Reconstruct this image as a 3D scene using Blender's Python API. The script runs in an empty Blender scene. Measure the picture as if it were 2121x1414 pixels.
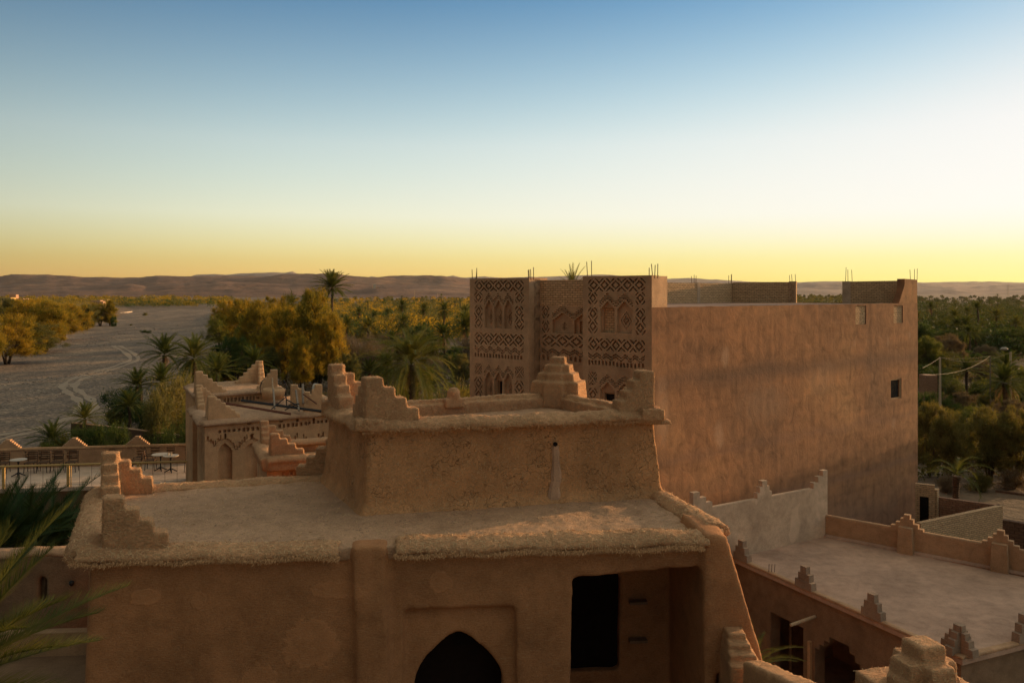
import bpy, bmesh, math, random
import numpy as np
from mathutils import Vector, Matrix, noise as mnoise

# ------------------------------------------------------------------ camera, light, exposure
F, CX, HOR, W0, H0 = 1650.0, 1060.5, 606.0, 2121.0, 1414.0     # focal length, centre and horizon in photo pixels
H = 14.5                                                        # eye height above the ground
sc = bpy.context.scene
COL = sc.collection
cam = bpy.data.cameras.new('camera'); camo = bpy.data.objects.new('camera', cam); COL.objects.link(camo)
cam.sensor_width = 36.0; cam.lens = F / W0 * 36.0; cam.shift_y = -(H0/2 - HOR) / W0
cam.clip_start = 0.1; cam.clip_end = 60000
camo.location = (0, 0, H); camo.rotation_euler = (math.pi/2, 0, 0)
sc.camera = camo
SUN_AZ, SUN_EL = math.radians(57), math.radians(5.5)            # azimuth measured from +Y (view axis) to the right
world = bpy.data.worlds.new('World'); sc.world = world; world.use_nodes = True
wn = world.node_tree.nodes; wl = world.node_tree.links
wn.clear()
sky = wn.new('ShaderNodeTexSky'); sky.sky_type = 'NISHITA'; sky.sun_disc = False
sky.sun_elevation = SUN_EL; sky.sun_rotation = SUN_AZ
sky.altitude = 0; sky.air_density = 1.0; sky.dust_density = 1.0; sky.ozone_density = 1.0
bg = wn.new('ShaderNodeBackground'); bg.inputs['Strength'].default_value = 0.15
wo = wn.new('ShaderNodeOutputWorld')
# grade the physical sky like the photograph's exposure: warmer towards the horizon, highlights rolled off
EXPO = 0.5
sky.air_density = 1.0; sky.dust_density = .2; sky.ozone_density = 4.0
def wm(op, a, b=None, **kw):
    q = wn.new('ShaderNodeVectorMath'); q.operation = op
    for i, v in enumerate((a, b)):
        if v is None: continue
        if isinstance(v, (int, float)): q.inputs[3 if op == 'SCALE' else i].default_value = v if op == 'SCALE' else (v, v, v)
        elif isinstance(v, tuple): q.inputs[i].default_value = v
        else: wl.new(v, q.inputs[i])
    return q.outputs[0]
wtc = wn.new('ShaderNodeTexCoord'); wsep = wn.new('ShaderNodeSeparateXYZ'); wl.new(wtc.outputs['Generated'], wsep.inputs[0])
wr = wn.new('ShaderNodeValToRGB'); els = wr.color_ramp.elements
stops = [(.0, (.38,.195,.08)), (.04, (.46,.24,.11)), (.094, (.74,.385,.21)), (.18, (.74,.37,.218)), (.345, (.255,.205,.165)), (.46, (.30,.21,.155)), (.66, (1.70,.58,.205))]
while len(els) < len(stops): els.new(.5)
for e_, (p_, c_) in zip(els, stops): e_.position = p_; e_.color = (*c_, 1)
wl.new(wsep.outputs[2], wr.inputs[0])
g1_ = wm('SCALE', sky.outputs[0], .15*1.4/.15)
g2_ = wm('MULTIPLY', g1_, wr.outputs[0])
g3_ = wm('MULTIPLY', g2_, g2_); g4_ = wm('ADD', g3_, 1.0)
sq = wn.new('ShaderNodeVectorMath'); sq.operation = 'POWER' if False else 'MULTIPLY'
def wroot(v):                                                    # per channel square root
    sp = wn.new('ShaderNodeSeparateXYZ'); wl.new(v, sp.inputs[0]); cb = wn.new('ShaderNodeCombineXYZ')
    for i in range(3):
        m_ = wn.new('ShaderNodeMath'); m_.operation = 'SQRT'; wl.new(sp.outputs[i], m_.inputs[0]); wl.new(m_.outputs[0], cb.inputs[i])
    return cb.outputs[0]
wn.remove(sq)
g5_ = wm('ADD', wm('MULTIPLY', g3_, g3_), 1.0)                   # c / (1 + c^4)^(1/4)
g6_ = wm('DIVIDE', g2_, wroot(wroot(g5_)))
# the sky opposite the sun is dimmer; round the sun the glow is not rolled off
SD3 = (math.sin(SUN_AZ)*math.cos(SUN_EL), math.cos(SUN_AZ)*math.cos(SUN_EL), math.sin(SUN_EL))
wd = wn.new('ShaderNodeVectorMath'); wd.operation = 'DOT_PRODUCT'; wl.new(wtc.outputs['Generated'], wd.inputs[0]); wd.inputs[1].default_value = SD3
def wrange(v, a, b, c, d):
    q = wn.new('ShaderNodeMapRange'); q.interpolation_type = 'SMOOTHSTEP'; wl.new(v, q.inputs[0])
    for i, x in enumerate((a, b, c, d)): q.inputs[1+i].default_value = x
    return q.outputs[0]
dim0 = wrange(wd.outputs[1], -.75, .35, .24, 1.0); zen = wrange(wsep.outputs[2], .42, .75, 1.0, 1.75)
dm_ = wn.new('ShaderNodeMath'); dm_.operation = 'MULTIPLY'; wl.new(dim0, dm_.inputs[0]); wl.new(zen, dm_.inputs[1]); dim = dm_.outputs[0]; glow = wrange(wd.outputs[1], .915, .985, 0.0, 1.0)
gm_ = wn.new('ShaderNodeMix'); gm_.data_type = 'RGBA'; wl.new(glow, gm_.inputs[0]); wl.new(g6_, gm_.inputs[6]); wl.new(wm('SCALE', g2_, 1.6), gm_.inputs[7])
gs_ = wn.new('ShaderNodeVectorMath'); gs_.operation = 'SCALE'; wl.new(gm_.outputs[2], gs_.inputs[0]); wl.new(dim, gs_.inputs[3])
g7_ = wm('SCALE', gs_.outputs[0], 1.0/(.15*2**EXPO))
wl.new(g7_, bg.inputs[0]); wl.new(bg.outputs[0], wo.inputs[0])
sl = bpy.data.lights.new('sun', 'SUN'); sl.energy = 4.0; sl.angle = math.radians(0.6); sl.color = (1.0, 0.62, 0.30)
so = bpy.data.objects.new('sun', sl); COL.objects.link(so)
SDIR = Vector((math.sin(SUN_AZ)*math.cos(SUN_EL), math.cos(SUN_AZ)*math.cos(SUN_EL), math.sin(SUN_EL)))
so.rotation_euler = (-SDIR).to_track_quat('-Z', 'Y').to_euler(); so.location = (60, 60, 60)
sc.view_settings.view_transform = 'Standard'; sc.view_settings.look = 'None'
sc.view_settings.exposure = EXPO; sc.view_settings.gamma = 1.0
sc.cycles.max_bounces = 6; sc.cycles.diffuse_bounces = 3; sc.cycles.transparent_max_bounces = 8
R = random.Random(7)
rng = np.random.default_rng(11)

# ------------------------------------------------------------------ pixel <-> place
def pt(px, py, Y): return Vector(((px-CX)*Y/F, Y, H-(py-HOR)*Y/F))
def gz(px, py, zr):
    Y = F*zr/(py-HOR); return Vector(((px-CX)*Y/F, Y, H-zr))
def V2(p): return Vector((p[0], p[1]))
class Line:                                                     # a wall line on the plan; finds the place on it seen at a pixel
    def __init__(s, a, b):
        s.a, s.b = V2(a), V2(b); s.L = (s.b-s.a).length; s.u = (s.b-s.a)/s.L
        s.n = Vector((s.u.y, -s.u.x))
    def s_of(s, px):
        k = (px-CX)/F; return (k*s.a.y-s.a.x)/(s.u.x-k*s.u.y)
    def at(s, d, out=0.0): return s.a+s.u*d+s.n*out
    def sz(s, px, py):
        d = s.s_of(px); Y = s.at(d).y; return d, H-(py-HOR)*Y/F
    def P(s, d, z, out=0.0):
        q = s.at(d, out); return Vector((q.x, q.y, z))

# ------------------------------------------------------------------ materials
def lin(c): return tuple(((x/255)/12.92 if x/255 <= .04045 else ((x/255+.055)/1.055)**2.4) for x in c)
class N:
    def __init__(s, name):
        s.m = bpy.data.materials.new(name); s.m.use_nodes = True; s.t = s.m.node_tree; s.n = s.t.nodes
        s.b = s.n['Principled BSDF']; s.out = s.n['Material Output']; s.b.inputs['Roughness'].default_value = .95
        s.b.inputs['Specular IOR Level'].default_value = .15
    def new(s, k, **kw):
        q = s.n.new(k)
        for a, b in kw.items(): setattr(q, a, b)
        return q
    def lk(s, a, b): s.t.links.new(a, b)
    def coord(s, kind='Object', scale=(1,1,1), rot=(0,0,0)):
        tc = s.new('ShaderNodeTexCoord'); mp = s.new('ShaderNodeMapping')
        mp.inputs['Scale'].default_value = scale; mp.inputs['Rotation'].default_value = rot
        s.lk(tc.outputs[kind], mp.inputs[0]); return mp.outputs[0]
    def noise(s, vec, scale, detail=4, rough=.55, dist=0):
        q = s.new('ShaderNodeTexNoise'); q.inputs['Scale'].default_value = scale; q.inputs['Detail'].default_value = detail
        q.inputs['Roughness'].default_value = rough; q.inputs['Distortion'].default_value = dist
        s.lk(vec, q.inputs['Vector']); return q.outputs['Fac']
    def ramp(s, fac, stops):
        q = s.new('ShaderNodeValToRGB'); e = q.color_ramp.elements
        while len(e) < len(stops): e.new(.5)
        for i, (p, c) in enumerate(stops):
            e[i].position = p; e[i].color = (c[0], c[1], c[2], 1) if not isinstance(c, (int, float)) else (c, c, c, 1)
        s.lk(fac, q.inputs[0]); return q.outputs[0]
    def mix(s, fac, a, b, mode='MIX'):
        q = s.new('ShaderNodeMix', data_type='RGBA', blend_type=mode)
        for sock, val in ((q.inputs[0], fac), (q.inputs[6], a), (q.inputs[7], b)):
            if isinstance(val, (int, float)): sock.default_value = val
            elif isinstance(val, tuple): sock.default_value = (*val[:3], 1)
            else: s.lk(val, sock)
        return q.outputs[2]
    def math(s, op, a, b=0.0):
        q = s.new('ShaderNodeMath', operation=op)
        for sock, val in ((q.inputs[0], a), (q.inputs[1], b)):
            if isinstance(val, (int, float)): sock.default_value = val
            else: s.lk(val, sock)
        return q.outputs[0]
    def bump(s, h, dist, strength=1.0, prev=None):
        q = s.new('ShaderNodeBump'); q.inputs['Distance'].default_value = dist; q.inputs['Strength'].default_value = strength
        s.lk(h, q.inputs['Height'])
        if prev is not None: s.lk(prev, q.inputs['Normal'])
        return q.outputs[0]
    def done(s, col=None, nrm=None):
        if col is not None:
            if isinstance(col, tuple): s.b.inputs['Base Color'].default_value = (*col, 1)
            else: s.lk(col, s.b.inputs['Base Color'])
        if nrm is not None: s.lk(nrm, s.b.inputs['Normal'])
        return s.m

def mul(c, k): return tuple(x*k for x in c)
def adobe(name, base, straw=.5, cracks=0.0, patches=.5, bump=.012, straw_col=(.68,.44,.22), grit=0.0, spots=()):
    n = N(name); v = n.coord()
    big = n.noise(v, .55, 3); med = n.noise(v, 3.2, 5, .65); fine = n.noise(v, 38, 3, .7)
    c = n.ramp(big, [(.3, mul(base, .80)), (.5, base), (.72, mul(base, 1.18))])
    c = n.mix(.55, c, n.ramp(med, [(.3, (.62,.60,.58)), (.55, (1,1,1)), (.8, (1.25,1.22,1.18))]), 'MULTIPLY')
    c = n.mix(.6, c, n.ramp(fine, [(.3, (.6,.58,.55)), (.5, (1,1,1)), (.75, (1.3,1.28,1.22))]), 'MULTIPLY')
    h = n.math('ADD', n.math('MULTIPLY', med, .7), n.math('MULTIPLY', fine, .35))
    if patches:
        pn = n.noise(v, .9, 2, .4, .6)
        c = n.mix(n.math('MULTIPLY', n.ramp(pn, [(.60, 0.0), (.64, 1.0)]), patches*.5), c, mul(base, 1.35))
    for sx, sz_, rx, rz, k in spots:                             # old repairs: paler patches with a ridge round them
        mp = n.new('ShaderNodeMapping'); mp.vector_type = 'TEXTURE'; mp.inputs['Location'].default_value = (sx, 0, sz_); mp.inputs['Scale'].default_value = (rx, 1e6, rz)
        n.lk(v, mp.inputs[0]); le = n.new('ShaderNodeVectorMath', operation='LENGTH'); n.lk(mp.outputs[0], le.inputs[0])
        dd = n.math('ADD', le.outputs[1], n.math('MULTIPLY', n.math('SUBTRACT', n.noise(v, 4.5, 5, .65), .5), 1.5))
        f = n.ramp(dd, [(.0, .45), (.60, .5), (.82, .8), (1.0, 0.0)])
        c = n.mix(n.math('MULTIPLY', f, k*1.15), c, mul(base, 1.75)); h = n.math('ADD', h, n.math('MULTIPLY', f, .35))
    if straw:
        for i, r in enumerate(((.3,.5,.2), (1.2,.3,1.0), (.7,1.4,2.1), (2.2,.9,.4))):
            f = n.noise(n.coord(scale=(7, 95, 95), rot=r), 1.0, 1, .4)
            f = n.ramp(f, [(.62, 0.0), (.68, 1.0)])
            c = n.mix(n.math('MULTIPLY', f, straw*.55), c, straw_col)
            h = n.math('ADD', h, n.math('MULTIPLY', f, .25*straw))
    if cracks:
        vo = n.new('ShaderNodeTexVoronoi', feature='DISTANCE_TO_EDGE'); vo.inputs['Scale'].default_value = 5.2
        wv = n.new('ShaderNodeVectorMath', operation='ADD'); nn = n.new('ShaderNodeTexNoise'); nn.inputs['Scale'].default_value = 5
        n.lk(v, nn.inputs['Vector']); sc_ = n.new('ShaderNodeVectorMath', operation='SCALE'); sc_.inputs[3].default_value = .5
        n.lk(nn.outputs['Color'], sc_.inputs[0]); n.lk(v, wv.inputs[0]); n.lk(sc_.outputs[0], wv.inputs[1])
        n.lk(wv.outputs[0], vo.inputs['Vector'])
        ck = n.ramp(vo.outputs['Distance'], [(.0, 1.0), (.022, 0.0)])
        gate = n.ramp(n.noise(v, 1.7, 2), [(.44, 0.0), (.58, 1.0)])
        ck = n.math('MULTIPLY', ck, gate)
        c = n.mix(n.math('MULTIPLY', ck, cracks), c, mul(base, .22)); h = n.math('SUBTRACT', h, n.math('MULTIPLY', ck, .9))
    if grit:
        g = n.noise(v, 17, 3, .7); gm = n.ramp(n.noise(v, .8, 3), [(.42, 0.0), (.62, 1.0)])
        g = n.math('MULTIPLY', n.ramp(g, [(.60, 0.0), (.66, 1.0)]), gm)
        c = n.mix(n.math('MULTIPLY', g, grit), c, (.05,.04,.035))
    return n.done(c, n.bump(h, bump*2.2))

MUD = (.60, .305, .145)
M = {}
M['mud_front'] = adobe('mud_plaster', (.40,.175,.072), straw=.2, patches=.5, bump=.014, spots=((-4.42,9.58,.26,.15,.5), (-1.8,8.72,.5,.42,.35), (.3,9.7,.22,.2,.35), (-1.35,9.6,.5,.16,.35), (-2.6,8.2,.3,.25,.3), (-3.6,9.5,.12,.16,.25)))
M['mud_straw'] = adobe('straw_mud', MUD, straw=.85, cracks=.0, patches=.2, bump=.018)
M['mud_crack'] = adobe('cracked_straw_mud', (.58,.27,.11), straw=.6, cracks=.75, patches=.25, bump=.014)
M['mud_roof'] = adobe('roof_mud', (.50,.285,.16), straw=.5, patches=.3, bump=.014, grit=.85)
M['mud_far'] = adobe('carved_mud', (.56,.315,.155), straw=.2, patches=.3, bump=.01)
M['mud_tower'] = adobe('tower_mud', (.48,.30,.17), straw=.0, patches=.2, bump=.01)
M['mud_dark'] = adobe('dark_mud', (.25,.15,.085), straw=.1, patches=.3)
M['mud_low'] = adobe('low_house_mud', (.45,.26,.14), straw=.25, patches=.3)
M['concrete'] = adobe('roof_screed', (.46,.285,.19), straw=0, patches=.6, bump=.006, grit=.15)
M['block'] = adobe('merlon_block', (.33,.225,.15), straw=0, patches=.1)
M['greywall'] = adobe('grey_render', (.56,.385,.25), straw=.0, patches=.9, bump=.008)
M['tile'] = adobe('terrace_floor', (.56,.39,.27), straw=0, patches=.3, bump=.003)

def flat(name, col, rough=.8, metal=0.0, var=.25, scale=12):
    n = N(name); n.b.inputs['Roughness'].default_value = rough; n.b.inputs['Metallic'].default_value = metal
    f = n.noise(n.coord(), scale, 4, .6)
    return n.done(n.ramp(f, [(.25, mul(col, 1-var)), (.5, col), (.8, mul(col, 1+var))]), n.bump(f, .004))
M['wood'] = flat('dark_wood', (.10,.055,.03)); M['woodlit'] = flat('window_wood', (.34,.20,.10))
M['iron'] = flat('dark_iron', (.03,.028,.028), .5); M['rust'] = flat('rusty_steel', (.16,.06,.035), .8)
M['brass'] = flat('ochre_paint', (.52,.32,.11), .5); M['white'] = flat('white_paint', (.46,.38,.29), .6, var=.1)
M['void'] = flat('unlit_interior', (.012,.008,.006), 1.0); M['pole'] = flat('pale_timber', (.50,.36,.22))
M['post'] = flat('weathered_post', (.27,.20,.14), .8)
M['stone'] = flat('white_stone_top', (.42,.34,.25), .6, var=.1); M['wire'] = flat('cable', (.22,.17,.11), .7)
M['rebar'] = flat('rebar_steel', (.10,.06,.035), .8); M['glass'] = flat('dark_pane', (.02,.018,.018), .25)
M['straw_edge'] = flat('straw_fringe', (.56,.31,.145), .95, var=.4, scale=25)
M['strawbit'] = flat('loose_straw', (.64,.41,.21), .9, var=.3, scale=30)

def brick(name, c1, c2, mortar, bw=.30, bh=.12, dark=.5):
    n = N(name); v = n.coord('UV')
    # warp the courses a little so the bricks look hand laid
    nz = n.new('ShaderNodeTexNoise'); nz.inputs['Scale'].default_value = 2.5; n.lk(v, nz.inputs['Vector'])
    s1 = n.new('ShaderNodeVectorMath', operation='SCALE'); s1.inputs[3].default_value = .05; n.lk(nz.outputs['Color'], s1.inputs[0])
    ad = n.new('ShaderNodeVectorMath', operation='ADD'); n.lk(v, ad.inputs[0]); n.lk(s1.outputs[0], ad.inputs[1])
    b = n.new('ShaderNodeTexBrick'); n.lk(ad.outputs[0], b.inputs['Vector'])
    b.inputs['Scale'].default_value = 1; b.inputs['Brick Width'].default_value = bw; b.inputs['Row Height'].default_value = bh
    b.inputs['Mortar Size'].default_value = .009; b.inputs['Mortar Smooth'].default_value = .2; b.inputs['Bias'].default_value = 0
    b.inputs['Color1'].default_value = (*c1, 1); b.inputs['Color2'].default_value = (*c2, 1); b.inputs['Mortar'].default_value = (*mortar, 1)
    f = n.noise(v, 9, 4, .65)
    c = n.mix(.7, b.outputs['Color'], n.ramp(f, [(.3, (.6,.58,.56)), (.55, (1,1,1)), (.8, (1.2,1.2,1.2))]), 'MULTIPLY')
    h = n.math('SUBTRACT', n.math('MULTIPLY', f, .4), b.outputs['Fac'])
    return n.done(c, n.bump(h, .03))
M['brick'] = brick('mud_brick', (.74,.47,.25), (.60,.37,.19), (.20,.11,.06), .27, .10)
M['brick_red'] = brick('red_mud_brick', (.42,.22,.12), (.34,.17,.09), (.13,.07,.04))
M['brick_dark'] = brick('dark_brick', (.20,.11,.065), (.15,.085,.05), (.06,.035,.025), .35, .15)

RED_SPOTS = [(4.6,11.8,.32,.55,.5), (4.2,8.4,.45,.75,.5), (15.2,11.9,.18,.25,.4), (18.6,11.9,.2,.3,.35), (9.0,4.6,.5,.6,.3), (21.0,12.2,.2,.3,.3), (19.2,7.4,.3,.35,.35), (12.2,10.4,1.6,.9,.18), (7.5,9.6,2.2,1.1,.2), (.6,9.8,.5,1.6,.35)]
def red_plaster():
    n = N('red_plaster'); v = n.coord('UV')
    base = (.37,.182,.088)
    bign = n.noise(v, .16, 3, .5); streak = n.noise(n.coord('UV', (2.6,.22,1)), 1, 5, .6); bandn = n.noise(n.coord('UV', (.10,1.1,1)), 1, 4, .6)
    mott = n.noise(v, 1.6, 6, .65, .4)
    c = n.ramp(bign, [(.3, (.27,.145,.08)), (.5, base), (.7, (.45,.235,.11))])
    c = n.mix(.55, c, n.ramp(streak, [(.3, (.62,.62,.62)), (.5, (1,1,1)), (.75, (1.25,1.18,1.1))]), 'MULTIPLY')
    c = n.mix(.65, c, n.ramp(bandn, [(.30, (.68,.67,.65)), (.46, (.95,.95,.95)), (.7, (1.18,1.12,1.05))]), 'MULTIPLY')
    c = n.mix(.5, c, n.ramp(mott, [(.3, (.36,.35,.34)), (.5, (1,1,1)), (.70, (1.45,1.32,1.18))]), 'MULTIPLY')
    # two day-joint stains running along the whole wall and the greyed foot
    sep = n.new('ShaderNodeSeparateXYZ'); n.lk(v, sep.inputs[0])
    wob = n.math('MULTIPLY', n.math('SUBTRACT', n.noise(n.coord('UV', (.35,.35,1)), 1, 4, .6), .5), .8)
    z = n.math('ADD', sep.outputs[1], wob)
    def stain(c, z0, w, col, k, soft):
        d = n.math('ABSOLUTE', n.math('SUBTRACT', z, z0))
        f = n.ramp(n.math('DIVIDE', d, soft), [(w/soft*.5, 1.0), (min(.99, w/soft*.5+.6), 0.0)])
        f = n.math('MULTIPLY', f, n.ramp(mott, [(.3, .5), (.7, 1.0)]))
        return n.mix(n.math('MULTIPLY', f, k), c, col)
    c = stain(c, H-3.55, .10, (.15,.095,.065), .65, .9)
    c = stain(c, H-6.7, .05, (.22,.125,.085), .40, .5)
    c = stain(c, H-9.2, .05, (.24,.14,.10), .40, .5)
    foot = n.ramp(n.math('DIVIDE', z, 14.0), [(.05, 1.0), (.33, 0.0)])
    c = n.mix(n.math('MULTIPLY', foot, .55), c, (.25,.165,.13))
    for su, sz_, rx, rz, k in RED_SPOTS:
        mp = n.new('ShaderNodeMapping'); mp.vector_type = 'TEXTURE'; mp.inputs['Location'].default_value = (su, sz_, 0); mp.inputs['Scale'].default_value = (rx, rz, 1)
        n.lk(v, mp.inputs[0]); le = n.new('ShaderNodeVectorMath', operation='LENGTH'); n.lk(mp.outputs[0], le.inputs[0])
        dd = n.math('ADD', le.outputs[1], n.math('MULTIPLY', n.math('SUBTRACT', mott, .5), 2.2))
        c = n.mix(n.math('MULTIPLY', n.ramp(dd, [(.35, 1.0), (1.05, 0.0)]), k*.8), c, (.66,.40,.24))
    f = n.noise(v, 25, 3, .6)
    h = n.math('ADD', n.math('MULTIPLY', mott, 1.0), n.math('MULTIPLY', f, .25))
    return n.done(c, n.bump(h, .03))
M['red'] = red_plaster()

def leaf(name, stops, trans=.35, scale=.35, tr_tint=(1.15,1.05,.55)):
    n = N(name)
    oi = n.new('ShaderNodeObjectInfo')
    f = n.noise(n.coord(), scale*1.6, 3, .65)
    ff = n.math('ADD', n.math('MULTIPLY', n.math('ADD', n.math('MULTIPLY', n.math('SUBTRACT', f, .5), 1.7), .5), .75), n.math('MULTIPLY', n.math('SUBTRACT', oi.outputs['Random'], .5), .35))
    ff = n.math('ADD', ff, .12)
    c = n.ramp(ff, stops)
    tr = n.new('ShaderNodeBsdfTranslucent'); mx = n.new('ShaderNodeMixShader'); mx.inputs[0].default_value = trans
    ct = n.mix(1.0, c, tr_tint, 'MULTIPLY'); n.lk(ct, tr.inputs[0])
    n.lk(n.b.outputs[0], mx.inputs[1]); n.lk(tr.outputs[0], mx.inputs[2]); n.lk(mx.outputs[0], n.out.inputs[0])
    n.b.inputs['Roughness'].default_value = .7
    return n.done(c)
M['tam_gold'] = leaf('golden_foliage', [(.25, (.14,.125,.02)), (.5, (.29,.205,.026)), (.75, (.46,.28,.034))], .5)
M['tam_green'] = leaf('green_foliage', [(.25, (.075,.09,.02)), (.5, (.135,.145,.03)), (.75, (.22,.19,.036))], .45)
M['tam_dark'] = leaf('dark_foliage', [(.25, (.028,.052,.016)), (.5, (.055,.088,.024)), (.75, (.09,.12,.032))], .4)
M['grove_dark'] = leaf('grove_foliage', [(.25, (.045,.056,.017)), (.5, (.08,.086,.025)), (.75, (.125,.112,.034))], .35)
M['tam_grey'] = leaf('grey_brush', [(.25, (.12,.085,.055)), (.5, (.19,.135,.085)), (.75, (.26,.19,.11))], .3)
M['tam_olive'] = leaf('olive_foliage', [(.25, (.09,.09,.027)), (.5, (.15,.135,.042)), (.75, (.22,.175,.06))], .4)
M['bush_bright'] = leaf('bright_green_foliage', [(.25, (.04,.062,.015)), (.5, (.075,.10,.024)), (.75, (.13,.145,.035))], .4, .8)
M['palm'] = leaf('palm_fronds', [(.25, (.06,.075,.02)), (.5, (.11,.12,.03)), (.75, (.18,.155,.038))], .4, .5)
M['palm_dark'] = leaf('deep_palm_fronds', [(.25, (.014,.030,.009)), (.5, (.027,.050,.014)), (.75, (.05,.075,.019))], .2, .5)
M['palm_sun'] = leaf('sunlit_palm_fronds', [(.25, (.05,.06,.016)), (.5, (.10,.10,.022)), (.75, (.17,.14,.03))], .4, .5)
M['palm_dry'] = leaf('dry_fronds', [(.25, (.17,.10,.045)), (.5, (.27,.165,.075)), (.75, (.36,.23,.11))], .3, .5, (1.1,1.0,.8))
M['bark'] = flat('palm_bark', (.10,.065,.04), .95, var=.5, scale=6); M['limb'] = flat('tree_bark', (.085,.058,.036), .95, var=.4, scale=4)

# ------------------------------------------------------------------ mesh collecting
class MB:
    def __init__(s): s.v, s.f, s.mi, s.uv = [], [], [], {}; s.m = 0
    def add(s, verts, faces, uvs=None):
        o = len(s.v); s.v += [tuple(p) for p in verts]
        for i, f in enumerate(faces):
            if uvs is not None: s.uv[len(s.f)] = uvs[i]
            s.f.append(tuple(o+j for j in f)); s.mi.append(s.m)
        return s
    def quad(s, a, b, c, d, uv=None): return s.add([a, b, c, d], [(0,1,2,3)], None if uv is None else [uv])
    def hexa(s, b, t):                                          # bottom ring and top ring, both counter-clockwise from above
        k = len(b)
        fs = [tuple(range(k))[::-1], tuple(range(k, 2*k))]+[(i, (i+1) % k, (i+1) % k+k, i+k) for i in range(k)]
        vs = [Vector(p) for p in list(b)+list(t)]
        uvs = []
        for f in fs:
            q = [vs[j] for j in f]
            nrm = (q[1]-q[0]).cross(q[2]-q[1])
            if abs(nrm.z) > .6*max(nrm.length, 1e-9): uvs.append([(p.x, p.y) for p in q])
            else:
                d = Vector((q[1].x-q[0].x, q[1].y-q[0].y)); 
                if d.length < 1e-6: d = Vector((q[2].x-q[0].x, q[2].y-q[0].y))
                d.normalize(); uvs.append([(p.x*d.x+p.y*d.y, p.z) for p in q])
        return s.add(vs, fs, uvs)
    def prism(s, plan, z0, z1, inset=0.0, topinset=None):
        b = [(p[0], p[1], z0) for p in plan]; c = sum((V2(p) for p in plan), Vector((0,0)))/len(plan)
        t = [(p[0], p[1], z1) for p in (plan if topinset is None else [V2(p)+(c-V2(p)).normalized()*topinset for p in plan])]
        return s.hexa(b, t)
    def box(s, c, d, u=(1,0), taper=1.0):                       # centre of the base, (along u, across, height)
        u = V2(u).normalized(); w = Vector((-u.y, u.x)); c = Vector(c)
        def ring(z, k): return [Vector((c.x, c.y, z))+Vector(((u*(a*d[0]/2*k)+w*(b*d[1]/2*k)).x, (u*(a*d[0]/2*k)+w*(b*d[1]/2*k)).y, 0)) for a, b in ((-1,-1), (1,-1), (1,1), (-1,1))]
        return s.hexa(ring(c.z, 1), ring(c.z+d[2], taper))
    def wall(s, a, b, z0, z1, th=.25, z1b=None):                # a straight wall between two plan points
        l = Line(a, b); z1b = z1 if z1b is None else z1b
        p = [l.at(0, th/2), l.at(l.L, th/2), l.at(l.L, -th/2), l.at(0, -th/2)]
        return s.hexa([(q.x, q.y, z0) for q in p], [(p[0].x, p[0].y, z1), (p[1].x, p[1].y, z1b), (p[2].x, p[2].y, z1b), (p[3].x, p[3].y, z1)])
    def tube(s, pts, r, k=6, cap=True):
        pts = [Vector(p) for p in pts]; rr = r if isinstance(r, (list, tuple)) else [r]*len(pts); o = len(s.v); vs = []; fs = []
        for i, p in enumerate(pts):
            t = (pts[min(i+1, len(pts)-1)]-pts[max(i-1, 0)]).normalized()
            a = t.cross(Vector((0,0,1)));
            if a.length < 1e-3: a = Vector((1,0,0))
            a.normalize(); b = t.cross(a)
            vs += [p+(a*math.cos(2*math.pi*j/k)+b*math.sin(2*math.pi*j/k))*rr[i] for j in range(k)]
        for i in range(len(pts)-1):
            fs += [(i*k+j, i*k+(j+1) % k, (i+1)*k+(j+1) % k, (i+1)*k+j) for j in range(k)]
        if cap: fs += [tuple(range(k))[::-1], tuple(range((len(pts)-1)*k, len(pts)*k))]
        return s.add(vs, fs)
    def lathe(s, c, prof, k=20):
        c = Vector(c); vs = []; fs = []
        for r, z in prof: vs += [c+Vector((r*math.cos(2*math.pi*j/k), r*math.sin(2*math.pi*j/k), z)) for j in range(k)]
        for i in range(len(prof)-1): fs += [(i*k+j, i*k+(j+1) % k, (i+1)*k+(j+1) % k, (i+1)*k+j) for j in range(k)]
        fs += [tuple(range(k))[::-1], tuple(range((len(prof)-1)*k, len(prof)*k))]
        return s.add(vs, fs)
    def mesh(s, name, mats, org=(0,0,0), smooth=False):
        me = bpy.data.meshes.new(name); o = Vector(org)
        me.from_pydata([(p[0]-o.x, p[1]-o.y, p[2]-o.z) for p in s.v], [], s.f)
        for m in (mats if isinstance(mats, (list, tuple)) else [mats]): me.materials.append(m)
        if any(s.mi): me.polygons.foreach_set('material_index', s.mi)
        if s.uv:
            ul = me.uv_layers.new(name='UVMap'); data = ul.data
            for i, p in enumerate(me.polygons):
                if i in s.uv:
                    for k, li in enumerate(p.loop_indices): data[li].uv = s.uv[i][k]
        if smooth: me.polygons.foreach_set('use_smooth', [True]*len(me.polygons))
        me.update(); return me
    def build(s, name, mats, parent=None, smooth=False, loc=None):
        org = root_loc(parent) if parent else (Vector(loc) if loc is not None else Vector((0,0,0)))
        o = bpy.data.objects.new(name, s.mesh(name, mats, org, smooth)); COL.objects.link(o)
        if parent: o.parent = parent
        else: o.location = org
        return o
def root_loc(o):
    while o.parent: o = o.parent
    return o.location.copy()
def tag(o, label=None, cat=None, group=None, kind=None):
    for k, v in (('label', label), ('category', cat), ('group', group), ('kind', kind)):
        if v: o[k] = v
    return o
def thing(name, loc, label, cat, group=None):
    o = bpy.data.objects.new(name, None); COL.objects.link(o); o.location = loc; o.empty_display_size = .2
    return tag(o, label, cat, group)
def copy_tree(o, parent=None):
    c = o.copy(); COL.objects.link(c); c.parent = parent
    for ch in o.children: copy_tree(ch, c)
    return c
_tex = {}
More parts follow.
